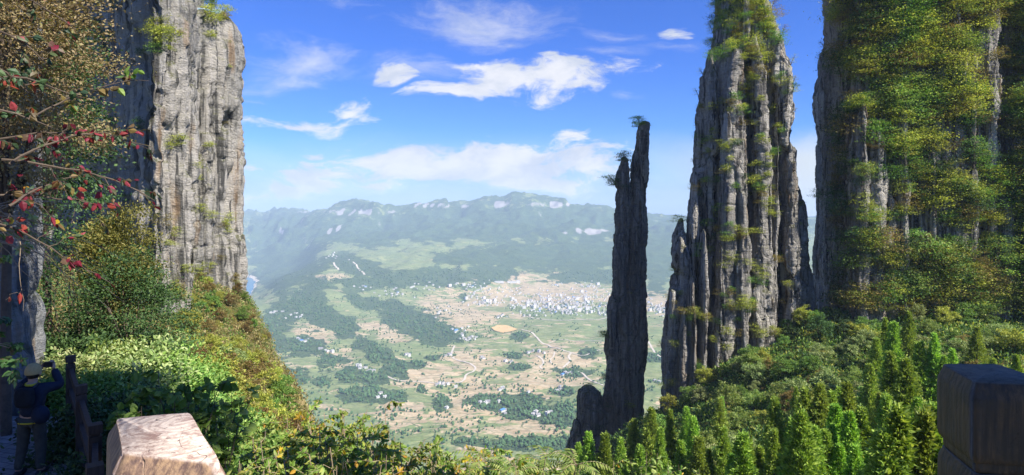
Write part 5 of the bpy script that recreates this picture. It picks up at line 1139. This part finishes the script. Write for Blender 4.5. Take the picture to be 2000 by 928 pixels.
# big dark leaves behind the pale post
BLS = build_proto(twiggy(441, 1.7, .75, 9, 8, .16, .13, 7, .2, .0, .012), ['green', 'green'])
for px, py, Y, s_, lb_ in ((345, 716, 8.2, 1.0, 'shrub with large round dark leaves behind the pale post'), (300, 752, 7.8, .8, 'lower shrub with large round leaves left above the pale post'), (420, 738, 8.6, .9, 'light green large leaved shrub right above the pale post')):
    x = (px-1000)/F*Y; zt = (HZ-py)/F*Y; pr = BLS if px < 400 else recolor(BLS, ['bright', 'bright'])
    t = plant('large_leaf_shrub', pr, (x, Y, zt-1.7*s_), s_, px*.1, 'shrub', None, lb_)
    z = float(hz_(x, Y)); lb = Buf(); lb.add(*tube([(0, 0, -(zt-1.7*s_-z)/s_-.3), (.05, 0, .2)], .03, 5)); buf_obj('lower_stem', lb, M['bark'], t)
# foreground bushes along the bottom
TW = [build_proto(twiggy(450+i, 2.4, .95, 13, 14, .070, .036, 26, .3, (.10, .22, .04, .14)[i]), ['fore', 'yellow'], 'twig') for i in range(4)]
FGB = [(560, 835, 7.2), (600, 806, 7.5), (640, 792, 7.0), (680, 790, 7.2), (725, 806, 6.8), (760, 838, 6.4), (800, 858, 6.2), (840, 872, 6.6), (535, 862, 5.8), (580, 862, 5.5), (625, 850, 5.4), (670, 850, 5.4), (715, 858, 5.2), (760, 878, 5.0), (805, 892, 5.0), (850, 898, 5.2), (895, 902, 6.0),
       (500, 880, 5.6), (475, 900, 5.2), (550, 905, 4.6), (610, 900, 4.5), (665, 900, 4.5), (720, 905, 4.4), (780, 915, 4.4), (940, 895, 6.5), (985, 885, 6.8), (1030, 892, 6.6), (1075, 896, 6.8), (1120, 905, 7.0), (520, 850, 9.5), (490, 838, 10), (960, 915, 5.2), (1010, 920, 5.0), (1055, 915, 5.2), (1100, 925, 5.0), (1000, 885, 8.5), (930, 880, 8.0), (880, 884, 7.5)]
lab = []
for i, (px, py, Y) in enumerate(FGB):
    x = (px-1000)/F*Y; zt = (HZ-py)/F*Y; z = float(hz_(x, Y))
    hh = zt-z; s_ = np.clip(hh/2.4, .75, 1.05)
    t = plant('leafy_bush', TW[i % 4], (x, Y, zt-2.35*s_), s_, i*2.1, 'bush', 'sunlit bushes along the lower edge', tilt=(rg.uniform(-.12, .12), rg.uniform(-.12, .12)))
    if hh > 2.4*s_: lb = Buf(); [lb.add(*tube([(.05*math.cos(q), .05*math.sin(q), -(zt-2.35*s_-z)/s_-.3), (.12*math.cos(q), .12*math.sin(q), .2)], .016, 5)) for q in (0, 1.6, 3.1, 4.7)]; buf_obj('lower_stem', lb, M['twig'], t)
    lab.append((t, px, ['yellow flecked leafy bush', 'bush with many yellow leaves', 'bright green leafy bush', 'green bush with orange leaves'][i % 4], 'in the back row of the lower edge' if py < 860 else 'in the front row of the lower edge'))
label_rows(lab)
# feathery sumac like shoots
def fern(seed, n=9, L0=.75):
    g = np.random.default_rng(seed); tb_ = Buf(); Ps, Ds, Us, Ls = [], [], [], []
    tb_.add(*tube([(0, 0, -1.6), (.03, 0, -.8), (0, 0, 0)], .012, 5))
    for k in range(n):
        a = k*2.4+g.uniform(-.3, .3); d = np.array((math.cos(a), math.sin(a), 0)); ln = L0*g.uniform(.7, 1.1); t = np.linspace(0, 1, 14)[:, None]
        cv = np.array((0, 0, -.25*g.random()))+d*ln*t+np.array((0, 0, 1))*(ln*.75*t-ln*.8*t**2); tb_.add(*tube(cv, np.linspace(.005, .0015, 14), 4)); side = np.cross(d, (0, 0, 1.0))
        for j in range(2, 14):
            for s in (-1, 1): Ps.append(cv[j]); Ds.append(side*s+d*.45-np.array((0, 0, .25))); Us.append((0, 0, 1.0)); Ls.append(.15*(1-.5*abs(j/13-.45))*g.uniform(.85, 1.1))
    V, q, t = leaf_fine(np.array(Ps), np.array(Ds), np.array(Us)+g.normal(size=(len(Ps), 3))*.1, np.array(Ls), np.array(Ls)*.26)
    return [('stem', [tb_.arrays()[0]], tb_.Q, 'twig'), ('crown', [V], [(q, 0), (t, 0)], 'leaf')]
FE = [build_proto(fern(470+i), ['bright'], 'twig') for i in range(2)]
lab = []
for i, (px, py, Y, s_) in enumerate([(948, 898, 6.4, .55), (1008, 912, 6.2, .5), (1066, 893, 6.6, .55), (1126, 906, 6.4, .55)]):
    t = plant('feathery_shoot', FE[i % 2], at(px, py, Y), s_, i*.7, 'feathery shoot', 'feathery leaved shoots at the bottom centre', tilt=(.2*math.sin(i), .2*math.cos(i)))
    lab.append((t, px, 'feathery leaved shoot', 'at the bottom between bushes and conifers'))
label_rows(lab)
VN_ = build_proto(twiggy(481, 1.5, .30, 5, 9, .085, .05, 7, .1, .05, .006), ['bright', 'yellow'], 'twig')
lab = []
for i, (px, py, Y, s_) in enumerate([(1282, 838, 5.0, .8), (1312, 852, 5.2, .75), (1345, 872, 5.0, .7), (1372, 895, 4.8, .6), (1262, 880, 4.8, .6)]):
    t = plant('climbing_shoot', VN_, at(px, py, Y)-np.array((0, 0, 1.5*s_)), (s_*.8, s_*.8, s_), i*1.4, 'climbing shoot', 'climbing shoots before the conifers')
    lb = Buf(); lb.add(*tube([(0, 0, -2.2), (0.02, 0, .1)], .012, 5)); buf_obj('lower_stem', lb, M['twig'], t)
    lab.append((t, px, 'light green climbing shoot', 'in front of the conifers at the bottom'))
label_rows(lab)

# ================================================================== walkway, railing, posts
M['wood_dark'] = mat_plain('weathered dark wood', (.060, .040, .030), .6, .4, 3, .5, sc3=(8, 8, 1), dist=.01)
M['stone'] = mat_plain('grey paving', (.20, .20, .19), .85, .3, 4, .4)
def mat_deck():
    m, n, o = new_mat('stone slab paving'); tc = n.node('ShaderNodeTexCoord').outputs['Object']
    br = n.node('ShaderNodeTexBrick'); n.set(br, 'Vector', n.mapping(tc, rot=(0, 0, .3))); n.set(br, 'Scale', 1.6); br.inputs['Color1'].default_value = (.22, .21, .20, 1); br.inputs['Color2'].default_value = (.15, .15, .145, 1); br.inputs['Mortar'].default_value = (.04, .04, .04, 1); n.set(br, 'Mortar Size', .012)
    f = n.noise(tc, 6, 7, .7); c = n.mix(.6, br.outputs[0], n.ramp(f, [(.3, (.5, .5, .5)), (.6, (1.1, 1.1, 1.1)), (.75, (1.6, 1.6, 1.5))]), 'MULTIPLY')
    bp = n.node('ShaderNodeBump'); n.set(bp, 'Strength', .5); n.set(bp, 'Distance', .02); n.set(bp, 'Height', n.math('SUBTRACT', f, br.outputs[1]))
    p = n.node('ShaderNodeBsdfPrincipled'); n.set(p, 'Base Color', c); n.set(p, 'Roughness', .8); n.set(p, 'Normal', bp.outputs[0]); n.set(o, 0, p.outputs[0]); return m
M['deck'] = mat_deck()
DZ = -4.2
db = Buf(); pl = [(-4.9, 6.4), (-7.0, 8.3), (-7.2, 10.2), (-8.6, 12.55), (-16, 12.7), (-16, 5.0), (-6, 4.4)]
# outline follows the railing on one side and the rock wall on the other
pl = [(-4.6, 6.6), (-5.55, 8.25), (-7.05, 10.2), (-8.6, 12.2), (-8.9, 12.7), (-17, 12.9), (-17, 5.0), (-5.5, 4.6)]
n_ = len(pl); db.add([(x, y, DZ) for x, y in pl]+[(x, y, DZ-.35) for x, y in pl], [(i, i+n_, (i+1) % n_+n_, (i+1) % n_)[::1] for i in range(n_)])
db.Q.append((np.array([list(range(n_))]), 0)); db.Q.append((np.array([list(range(2*n_-1, n_-1, -1))]), 0))
tag(buf_obj('walkway', db, M['deck']), 'shaded stone walkway along the rock wall', kind='structure')
up = Buf(); up.add(*box((-.2, -.6, -1.75), (4.6, 4.4, .2)))
tag(buf_obj('viewing_deck', up, M['deck']), kind='structure')
st = Buf()
for i in range(14): st.add(*box((-2.9-.22*i, 1.2+.34*i, -1.85-.175*i), (1.6, .5, .17), .55))
tag(buf_obj('stone_steps', st, M['stone'], origin=(-4, 3, -3)), kind='structure')
# the dark railing
rl = thing('wooden_railing', 'dark wooden railing stepping down beside the photographer', 'railing', (-7.1, 10.2, DZ))
RP = [(-4.75, 6.95, -3.0), (-5.67, 8.3, -3.0), (-7.2, 10.2, -3.0), (-8.75, 12.1, -2.95)]
o_ = np.array(rl.location)
for i, (x, y, z) in enumerate(RP):
    pb = Buf(); pb.add(*box((x, y, (z+DZ-.9)/2), (.15, .15, z-DZ+.9), .68)); pb.add(*box((x, y, z+.02), (.10, .10, .06), .68)); pb.add(*box((x, y, z+.10), (.165, .165, .12), .68))
    V, Q = pb.arrays(); link('post', make_mesh('post', V-o_, Q, [M['wood_dark']]), rl)
for i in range(3):
    a, c = np.array(RP[i]), np.array(RP[i+1]); d = (c-a)/np.linalg.norm(c-a)*.08
    for h_, wd in ((-.14, .13), (-.52, .10), (-.92, .11)):
        pb = Buf(); pb.add(*beam(a+(0, 0, h_)+d, c+(0, 0, h_)-d, .07, wd)); V, Q = pb.arrays(); link('rail', make_mesh('rail', V-o_, Q, [M['wood_dark']]), rl)
# ---- the two hewn posts before the camera
def mat_post(name, light, dark, centre, rot):
    m, n, o = new_mat(name); tc = n.node('ShaderNodeTexCoord').outputs['Object']; geo = n.node('ShaderNodeNewGeometry')
    sp = n.node('ShaderNodeSeparateXYZ'); n.set(sp, 0, geo.outputs['Normal']); top = n.smooth(sp.outputs[2], .5, .8)
    sc_ = n.mapping(tc, loc=centre); r = n.node('ShaderNodeVectorMath', operation='LENGTH'); fl_ = n.mapping(sc_, scale=(1, 1, .0)); n.set(r, 0, fl_)
    wob = n.noise(tc, 14, 6, .65); rr = n.math('ADD', n.math('MULTIPLY', r.outputs['Value'], 150), n.math('MULTIPLY', wob, 6.0)); ring = n.math('SINE', n.math('MULTIPLY', rr, 2.4))
    grain = n.noise(n.mapping(tc, scale=(70, 70, 4)), 1.0, 6, .65); blot = n.noise(tc, 26, 9, .78, .5); blot2 = n.noise(n.mapping(tc, loc=(3, 1, 7)), 60, 8, .75)
    crack = n.node('ShaderNodeTexVoronoi', feature='DISTANCE_TO_EDGE'); n.set(crack, 'Vector', n.mapping(n.mix(.08, tc, n.noise(tc, 9, 4, .6, out=1)), scale=(1, 1, .25))); n.set(crack, 'Scale', 14.0)
    ck = n.smooth(crack.outputs[0], .05, .01); ck = n.math('MULTIPLY', ck, n.smooth(blot, .42, .6))
    topc = n.mix(n.smooth(blot, .36, .56), dark, light); topc = n.mix(n.math('MULTIPLY', n.smooth(ring, .2, .95), .35), topc, dark); topc = n.mix(n.math('MULTIPLY', n.smooth(blot2, .52, .62), .4), topc, dark)
    ck = n.math('MULTIPLY', ck, .0)
    spk = n.node('ShaderNodeSeparateXYZ'); n.set(spk, 0, fl_); ang = n.math('ARCTAN2', spk.outputs[1], spk.outputs[0]); rad_ = n.math('ADD', n.math('MULTIPLY', ang, 2.4), n.math('MULTIPLY', n.noise(tc, 7, 3, .5), 2.2)); chk = n.math('ABSOLUTE', n.math('SINE', n.math('MULTIPLY', rad_, 2.5)))
    chk = n.math('MULTIPLY', n.smooth(chk, .045, .0), n.smooth(n.noise(tc, 16, 4, .6), .47, .56)); ck = n.math('MULTIPLY', n.math('MAXIMUM', chk, n.smooth(n.noise(n.mapping(tc, loc=(5, 5, 5)), 34, 5, .7, 1.5), .62, .66)), .9)
    topc = n.mix(n.math('MULTIPLY', ck, .85), topc, tuple(q*.3 for q in dark[:3])+(1,))
    side = n.mix(n.smooth(grain, .35, .65), tuple(q*.6 for q in dark[:3])+(1,), (light[0]*.75, light[1]*.58, light[2]*.40, 1)); side = n.mix(n.smooth(n.noise(tc, 5, 5, .6), .5, .7), side, tuple(q*.8 for q in dark[:3])+(1,))
    c = n.mix(top, side, topc)
    hgt = n.math('ADD', n.math('MULTIPLY', ring, .12), n.math('ADD', n.math('MULTIPLY', blot, .8), n.math('MULTIPLY', grain, n.math('SUBTRACT', 1.0, top)))); hgt = n.math('SUBTRACT', hgt, n.math('MULTIPLY', ck, 1.2))
    bp = n.node('ShaderNodeBump'); n.set(bp, 'Strength', .6); n.set(bp, 'Distance', .004); n.set(bp, 'Height', hgt)
    p = n.node('ShaderNodeBsdfPrincipled'); n.set(p, 'Base Color', c); n.set(p, 'Roughness', .62); n.set(p, 'Normal', bp.outputs[0]); n.set(o, 0, p.outputs[0]); return m
def quad_ring(c4, z, grow=0.0, m_=10, rnd=.10, seed=0):
    """a ring of points round a four sided outline with softened corners"""
    c4 = np.array(c4, float); cen = c4.mean(0); q = cen+(c4-cen)*(1+grow); pts_ = []
    for i in range(4):
        a, b_, c_ = q[i-1], q[i], q[(i+1) % 4]
        p0 = b_+(a-b_)*rnd; p1 = b_+(c_-b_)*rnd; p2 = b_+(c_-b_)*(1-rnd)
        for t in (0, .33, .67): pts_.append(p0*(1-t)**2+2*b_*t*(1-t)+p1*t*t)
        for t in np.linspace(0, 1, m_): pts_.append(p1*(1-t)+p2*t)
    pts_ = np.array(pts_); zz2 = np.full(len(pts_), z) if np.isscalar(z) else z; return np.column_stack([pts_, zz2])
def stack(buf, rings, cap=True, mat=0):
    k = len(rings[0]); V = np.concatenate(rings); Q = []
    for i in range(len(rings)-1):
        for j in range(k): a = i*k+j; b_ = i*k+(j+1) % k; Q.append((a, a+k, b_+k, b_))
    buf.add(V, Q, mat); off = buf.n-len(V); buf.Q.append((np.array([list(range(k))[::1]])+off, mat)); return buf
def hewn(name, corners, ztop, zbot, chamfer, mat, label, levels, seed):
    cen = np.mean(corners, axis=0); t = thing(name, label, 'post', (cen[0], cen[1], zbot)); o_ = np.array(t.location)
    for part, z1, z0, ch, gr in levels:
        b_ = Buf(); rings = []; g0 = gr
        shr = -chamfer*ch
        for f in np.linspace(0, .9, 7): rings.append(quad_ring(corners, z1, (g0+shr+1)*(1-.0)-1, rnd=.05)*1.0) if f == 0 else None
        for z, gg in ((z1, g0+shr), (z1-.006, g0+shr*.93), (z1-.022*ch/1.0*1.2, g0+shr*.15), (z1-.034*ch-.006, g0)): rings.append(quad_ring(corners, z, gg, rnd=.07))
        nz = max(3, int((z1-z0)/.03))
        for z in np.linspace(z1-.05*ch-.01, z0+.02, nz): rings.append(quad_ring(corners, z, g0, rnd=.07))
        rings.append(quad_ring(corners, z0+.006, g0-.03, rnd=.07)); rings.append(quad_ring(corners, z0, g0-.07, rnd=.07)); rings = rings[1:]
        R2 = []
        for r_ in rings:
            r_ = r_.copy(); d_ = r_[:, :2]-cen; k_ = 1+.012*vn(r_[:, 0]*22, r_[:, 1]*22, r_[:, 2]*9, seed)+.006*vn(r_[:, 0]*90, r_[:, 1]*90, r_[:, 2]*20, seed+1); r_[:, :2] = cen+d_*k_[:, None]; r_[:, 2] += .002*vn(r_[:, 0]*30, r_[:, 1]*30, 0, seed+2); R2.append(r_)
        stack(b_, R2); V, Q = b_.arrays(); link(part, make_mesh(part, V-o_, Q, [mat], True), t)
    return t
cL = [(-.640, .985), (-.452, .955), (-.655, 1.265), (-.800, 1.225)]
cL = [(-.655, 1.000), (-.425, .950), (-.655, 1.265), (-.815, 1.225)]
cen = np.mean(cL, axis=0)
mp = mat_post('worn wood lit tone', (.60, .50, .40, 1), (.24, .15, .115, 1), (.60-.60, 1.08-1.0-.15, 0), 0)  # lit copy of the post wood, sun put into its pale tones
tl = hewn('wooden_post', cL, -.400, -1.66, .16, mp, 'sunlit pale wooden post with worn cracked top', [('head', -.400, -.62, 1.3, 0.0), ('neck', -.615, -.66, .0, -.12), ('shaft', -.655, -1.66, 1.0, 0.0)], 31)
cR = [(1.250, 1.600), (1.600, 1.560), (1.500, 1.860), (1.255, 1.840)]
cR = [(1.235, 1.625), (1.455, 1.600), (1.470, 1.850), (1.290, 1.850)]
md = mat_post('worn wood shade tone', (.15, .13, .085, 1), (.05, .042, .026, 1), (-.1, -.1, 0), 0)  # shaded copy of the post wood, shade put into its dark tones
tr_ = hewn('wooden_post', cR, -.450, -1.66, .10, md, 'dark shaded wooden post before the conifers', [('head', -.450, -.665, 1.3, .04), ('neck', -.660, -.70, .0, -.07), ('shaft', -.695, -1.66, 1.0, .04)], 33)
# rails between the posts, below the picture
for a, c in (((-.63, 1.12), (1.36, 1.72)),):
    hr = thing('deck_rail', 'low dark rails joining the two hewn posts', 'rail', (.3, 1.4, -1.66)); o_ = np.array(hr.location)
    for z in (-.90, -1.28): pb = Buf(); pb.add(*beam(np.array((a[0]+.13, a[1]+.04, z)), np.array((c[0]-.13, c[1]-.04, z)), .06, .11)); V, Q = pb.arrays(); link('rail', make_mesh('rail', V-o_, Q, [M['wood_dark']]), hr)

# ---- glass lookout on the far cliff top
M['steel'] = mat_plain('white painted steel', (.75, .77, .78), .4, .05, 1, 0)
def mat_glass():
    m, n, o = new_mat('tinted glass'); p = n.node('ShaderNodeBsdfPrincipled'); n.set(p, 'Base Color', (.25, .60, .75, 1)); n.set(p, 'Roughness', .05); n.set(p, 'Transmission Weight', .7); n.set(p, 'Alpha', .6); n.set(o, 0, p.outputs[0]); return m
M['glass'] = mat_glass()
lo = thing('glass_lookout', 'small blue glass lookout railing on top of the limestone cliff', 'lookout', at(405, 24, 136)); o_ = np.array(lo.location)
def addp(nm, bb, mt): V, Q = bb.arrays(); return link(nm, make_mesh(nm, V-o_, Q, [mt]), lo)
p0, p1, p2 = at(386, 24, 133), at(408, 26, 135), at(432, 26, 138)
for a, c in ((p0, p1), (p1, p2)):
    pb = Buf(); pb.add(*beam(a+(0, 0, .45), c+(0, 0, .45), .04, .9)); addp('glass_panel', pb, M['glass'])
    pb = Buf(); pb.add(*beam(a+(0, 0, .93), c+(0, 0, .93), .05, .05)); addp('handrail', pb, M['steel'])
for a in (p0, p1, p2): pb = Buf(); pb.add(*box(a+(0, 0, .4), (.07, .07, 1.1))); addp('baluster', pb, M['steel'])
pb = Buf(); pb.add(*box(at(409, 30, 136.5), (5.6, 3.2, .3), .5)); addp('floor_slab', pb, M['stone'])
t = plant('cliff_top_tree', build_proto(broad(490, 1.5, 1.2, 1.6, 40, 50, .22, .3), ['green']), at(412, 12, 139)-np.array((0, 0, .5)), 1.0, 0, 'tree', None, 'small green tree behind the glass lookout')

# ================================================================== the photographer
def skin_body(name, pts_, edges, radii, root, mat, parent=None, sub=2):
    me_ = bpy.data.meshes.new(name); me_.from_pydata([tuple(p) for p in pts_], edges, []); o = bpy.data.objects.new(name, me_); COL.objects.link(o)
    m_ = o.modifiers.new('skin', 'SKIN'); m_.use_smooth_shade = True
    sv = me_.skin_vertices[0].data if len(me_.skin_vertices) else None
    if sv is None:
        bm_ = None
    for i, r in enumerate(radii): sv[i].radius = (r, r) if np.isscalar(r) else r; sv[i].use_root = (i == root)
    s_ = o.modifiers.new('sub', 'SUBSURF'); s_.levels = sub; s_.render_levels = sub
    me_.materials.append(mat)
    if parent: o.parent = parent
    return o
M['jacket'] = mat_plain('navy jacket cloth', (.012, .018, .035), .85, .3, 12, .4, dist=.01)
M['trousers'] = mat_plain('olive trousers', (.055, .055, .045), .9, .3, 12, .4, dist=.01)
M['skin'] = mat_plain('skin', (.42, .25, .17), .6, .08, 10, .1)
M['cap'] = mat_plain('tan cap cloth', (.42, .30, .13), .9, .15, 30, .3, dist=.005)
M['hair'] = mat_plain('black hair', (.012, .010, .009), .6, .3, 40, .5, dist=.005)
M['yellow_cloth'] = mat_plain('yellow cloth', (.55, .42, .03), .85, .1, 20, .2)
M['pack'] = mat_plain('grey pack cloth', (.030, .034, .042), .8, .3, 15, .3)
M['shoe'] = mat_plain('dark shoe', (.02, .02, .02), .6, .2, 15, .2)
M['camera_black'] = mat_plain('black camera plastic', (.02, .02, .022), .35, .1, 15, .1)
pe = thing('person', 'person in navy jacket and tan cap raising a camera on the walkway', 'person', (-7.75, 9.85, DZ), .12)
PT = {'pel': (0, 0, .93), 'waist': (0, .0, 1.06), 'chest': (0, .01, 1.30), 'neck': (0, .02, 1.48), 'head0': (0, .035, 1.57), 'head1': (0, .04, 1.69),
      'shL': (-.17, .01, 1.40), 'elL': (-.32, .20, 1.36), 'wrL': (-.10, .36, 1.60), 'shR': (.17, .01, 1.40), 'elR': (.34, .18, 1.40), 'wrR': (.13, .34, 1.63),
      'hpL': (-.10, 0, .88), 'knL': (-.15, .02, .48), 'anL': (-.19, -.03, .09), 'toL': (-.20, .13, .04), 'hpR': (.10, 0, .88), 'knR': (.12, .03, .48), 'anR': (.13, -.02, .09), 'toR': (.14, .14, .04)}
K = list(PT); ix = {k: i for i, k in enumerate(K)}
RD = {'pel': (.165, .12), 'waist': (.15, .115), 'chest': (.175, .125), 'neck': .058, 'head0': .078, 'head1': .092, 'shL': .075, 'elL': .052, 'wrL': .034, 'shR': .075, 'elR': .052, 'wrR': .034, 'hpL': .095, 'knL': .068, 'anL': .048, 'toL': .04, 'hpR': .095, 'knR': .068, 'anR': .048, 'toR': .04}
E = [('pel', 'waist'), ('waist', 'chest'), ('chest', 'neck'), ('neck', 'head0'), ('head0', 'head1'), ('chest', 'shL'), ('shL', 'elL'), ('elL', 'wrL'), ('chest', 'shR'), ('shR', 'elR'), ('elR', 'wrR'), ('pel', 'hpL'), ('hpL', 'knL'), ('knL', 'anL'), ('anL', 'toL'), ('pel', 'hpR'), ('hpR', 'knR'), ('knR', 'anR'), ('anR', 'toR')]
def chain(name, keys, mat, grow=0.0, edges=None):
    ed = [(a, b_) for a, b_ in E if a in keys and b_ in keys]; kk = {k: i for i, k in enumerate(keys)}
    rr = [(tuple(q+grow for q in RD[k]) if not np.isscalar(RD[k]) else RD[k]+grow) for k in keys]
    o = bpy.data.objects.new(name, bpy.data.meshes.new(name)); return skin_body(name, [PT[k] for k in keys], [(kk[a], kk[b_]) for a, b_ in ed], rr, 0, mat, pe)
bpy.data.objects
import bmesh
def skinned(name, coords, edges, radii, root, mat, parent, sub=2):
    bm_ = bmesh.new(); lay = bm_.verts.layers.skin.verify(); vs = []
    for i, c in enumerate(coords):
        v_ = bm_.verts.new(c); r = radii[i]; v_[lay].radius = (r, r) if np.isscalar(r) else r; v_[lay].use_root = (i == root); vs.append(v_)
    for a, b_ in edges: bm_.edges.new((vs[a], vs[b_]))
    me_ = bpy.data.meshes.new(name); bm_.to_mesh(me_); bm_.free(); me_.materials.append(mat)
    o = link(name, me_, parent); m_ = o.modifiers.new('skin', 'SKIN'); m_.use_smooth_shade = True; s_ = o.modifiers.new('sub', 'SUBSURF'); s_.levels = sub; s_.render_levels = sub; return o
def dress(name, keys, mat, grow, extra=None):
    kk = {k: i for i, k in enumerate(keys)}; ed = [(kk[a], kk[b_]) for a, b_ in E if a in keys and b_ in keys]
    co = [PT[k] for k in keys]; rr = [(tuple(q+grow for q in RD[k]) if not np.isscalar(RD[k]) else RD[k]+grow) for k in keys]
    return skinned(name, co, ed, rr, 0, mat, pe)
body = dress('body', K, M['skin'], -.004)
dress('jacket', ['chest', 'waist', 'pel', 'shL', 'elL', 'wrL', 'shR', 'elR', 'wrR'], M['jacket'], .022)
RD['pel'] = (.115, .09)
dress('trousers', ['pel', 'hpL', 'knL', 'anL', 'hpR', 'knR', 'anR'], M['trousers'], .016)
# hands: five fingers each, closed round the camera
for s, wr in ((-1, PT['wrL']), (1, PT['wrR'])):
    wv_ = np.array(wr); palm = wv_+np.array((-s*.02, .035, .055)); co = [wv_, palm]; ed = [(0, 1)]; rr = [.026, (.034, .022)]
    for f, (ox, ln) in enumerate(((-.03, .062), (-.010, .075), (.010, .078), (.028, .070))):
        b0 = len(co); q0 = palm+np.array((0, ox*.9, .03)); q1 = q0+np.array((-s*.02, .004, ln*.45)); q2 = q1+np.array((-s*.038, .0, ln*.25)); co += [q0, q1, q2]; rr += [.0095, .009, .0075]; ed += [(1, b0), (b0, b0+1), (b0+1, b0+2)]
    b0 = len(co); co += [palm+np.array((-s*.03, -.02, .0)), palm+np.array((-s*.055, -.01, .028))]; rr += [.011, .009]; ed += [(1, b0), (b0, b0+1)]
    skinned('hand', co, ed, rr, 0, M['skin'], pe)
def ellipsoid(c, r, nu=20, nv=12, z0=-1.0, z1=1.0):
    th = np.arange(nu)*2*math.pi/nu; ph = np.arcsin(np.linspace(z0, z1, nv)); V = []
    for p in ph:
        for a in th: V.append((c[0]+r[0]*math.cos(p)*math.cos(a), c[1]+r[1]*math.cos(p)*math.sin(a), c[2]+r[2]*math.sin(p)))
    Q = [(i*nu+j, i*nu+(j+1) % nu, (i+1)*nu+(j+1) % nu, (i+1)*nu+j) for i in range(nv-1) for j in range(nu)]; return V, Q
hb = Buf(); hb.add(*ellipsoid((0, .035, 1.655), (.098, .108, .125), z0=-.75, z1=.75)); V, Q = hb.arrays(); link('hair', make_mesh('hair', V, Q, [M['hair']], True), pe)
cb = Buf(); cb.add(*ellipsoid((0, .035, 1.665), (.112, .125, .145), z0=-.25, z1=1.0))
cb.add([(-.10, .12, 1.655), (.10, .12, 1.655), (.085, .22, 1.635), (-.085, .22, 1.635), (-.10, .12, 1.645), (.10, .12, 1.645), (.085, .22, 1.627), (-.085, .22, 1.627)], [(0, 1, 2, 3), (7, 6, 5, 4), (3, 2, 6, 7), (0, 3, 7, 4), (2, 1, 5, 6)])
V, Q = cb.arrays(); link('cap', make_mesh('cap', V, Q, [M['cap']], True), pe)
for s in (-1, 1): eb = Buf(); eb.add(*ellipsoid((s*.102, .035, 1.63), (.014, .022, .034))); V, Q = eb.arrays(); link('ear', make_mesh('ear', V, Q, [M['skin']], True), pe)
fb = Buf(); fb.add(*ellipsoid((0, .145, 1.61), (.016, .022, .028))); V, Q = fb.arrays(); link('nose', make_mesh('nose', V, Q, [M['skin']], True), pe)
yb_ = Buf(); th = np.linspace(0, 2*math.pi, 18)[:-1]
yb_.add(*tube([(.088*math.cos(a), .015+.078*math.sin(a), 1.475+.012*math.sin(a)) for a in np.linspace(0, 6.283, 19)], .020, 8)); V, Q = yb_.arrays(); link('collar', make_mesh('collar', V, Q, [M['yellow_cloth']], True), pe)
hm = Buf(); hm.add(*tube([(.188*math.cos(a), .142*math.sin(a), .875) for a in np.linspace(0, 6.283, 25)], .012, 6)); V, Q = hm.arrays(); link('shirt_hem', make_mesh('shirt_hem', V, Q, [M['yellow_cloth']], True), pe)
pk = Buf()
_V, _Q = ellipsoid((0, 0, 0), (1, 1, 1), 28, 16); _V = np.array(_V); _V = np.sign(_V)*np.abs(_V)**.55*np.array((.135, .07, .16))+np.array((.0, -.175, 1.30)); pk.add(_V, _Q)
for _s in (-1, 1): pk.add(*tube([(_s*.09, -.13, 1.44), (_s*.11, -.02, 1.485), (_s*.12, .09, 1.42)], .018, 6)); V, Q = pk.arrays(); bk = link('backpack', make_mesh('backpack', V, Q, [M['pack']], True), None); bk.parent = pe
sb = Buf(); sb.add(*ellipsoid((.19, -.10, 1.00), (.13, .10, .15), 24, 14)); V, Q = sb.arrays(); link('shoulder_bag', make_mesh('shoulder_bag', V, Q, [M['jacket']], True), pe)
for a, nm in (('anL', 'shoe'), ('anR', 'shoe')):
    x, y, z = PT[a]; sb2 = Buf(); sb2.add(*ellipsoid((x, y+.06, .045), (.055, .15, .055), 20, 10, -.8, 1)); V, Q = sb2.arrays(); link(nm, make_mesh(nm, V, Q, [M['shoe']], True), pe)
hc = thing('camera_in_hand', 'small black camera held up by the person on the walkway', 'camera', (-7.75, 9.85+.36, DZ+1.70), .12)
pb = Buf(); pb.add(*box((0, 0, 0), (.14, .05, .085))); V, Q = pb.arrays(); link('camera_body', make_mesh('camera_body', V, Q, [M['camera_black']]), hc)
pb = Buf(); pb.add(*tube([(0, .02, 0), (0, .09, 0)], .032, 16)); V, Q = pb.arrays(); link('lens', make_mesh('lens', V, Q, [M['camera_black']], True), hc)

# ================================================================== out of the frame: unseen tree and trunk added to cast shade
t = plant('added_shade_tree', build_proto(broad(495, 2.7, 3.0, 22.5, 240, 80, .42, .5, .6, limbs=18, stem=.4), ['deep']), (6, 0, -7), 1.0, 0, 'tree', None, 'unseen tree added above the frame to shade the walkway')
tk = Buf(); tk.add(*tube([(3.4, .22, -3), (3.4, .2, 0), (3.5, .2, 3), (4.2, .1, 8), (5.6, .0, 13)], [.55, .48, .42, .35, .2], 14))
tag(buf_obj('added_shade_trunk', tk, M['bark'], smooth=True, origin=(3.4, .2, -3)), 'unseen trunk added right of the viewing deck to shade the post', 'tree trunk')
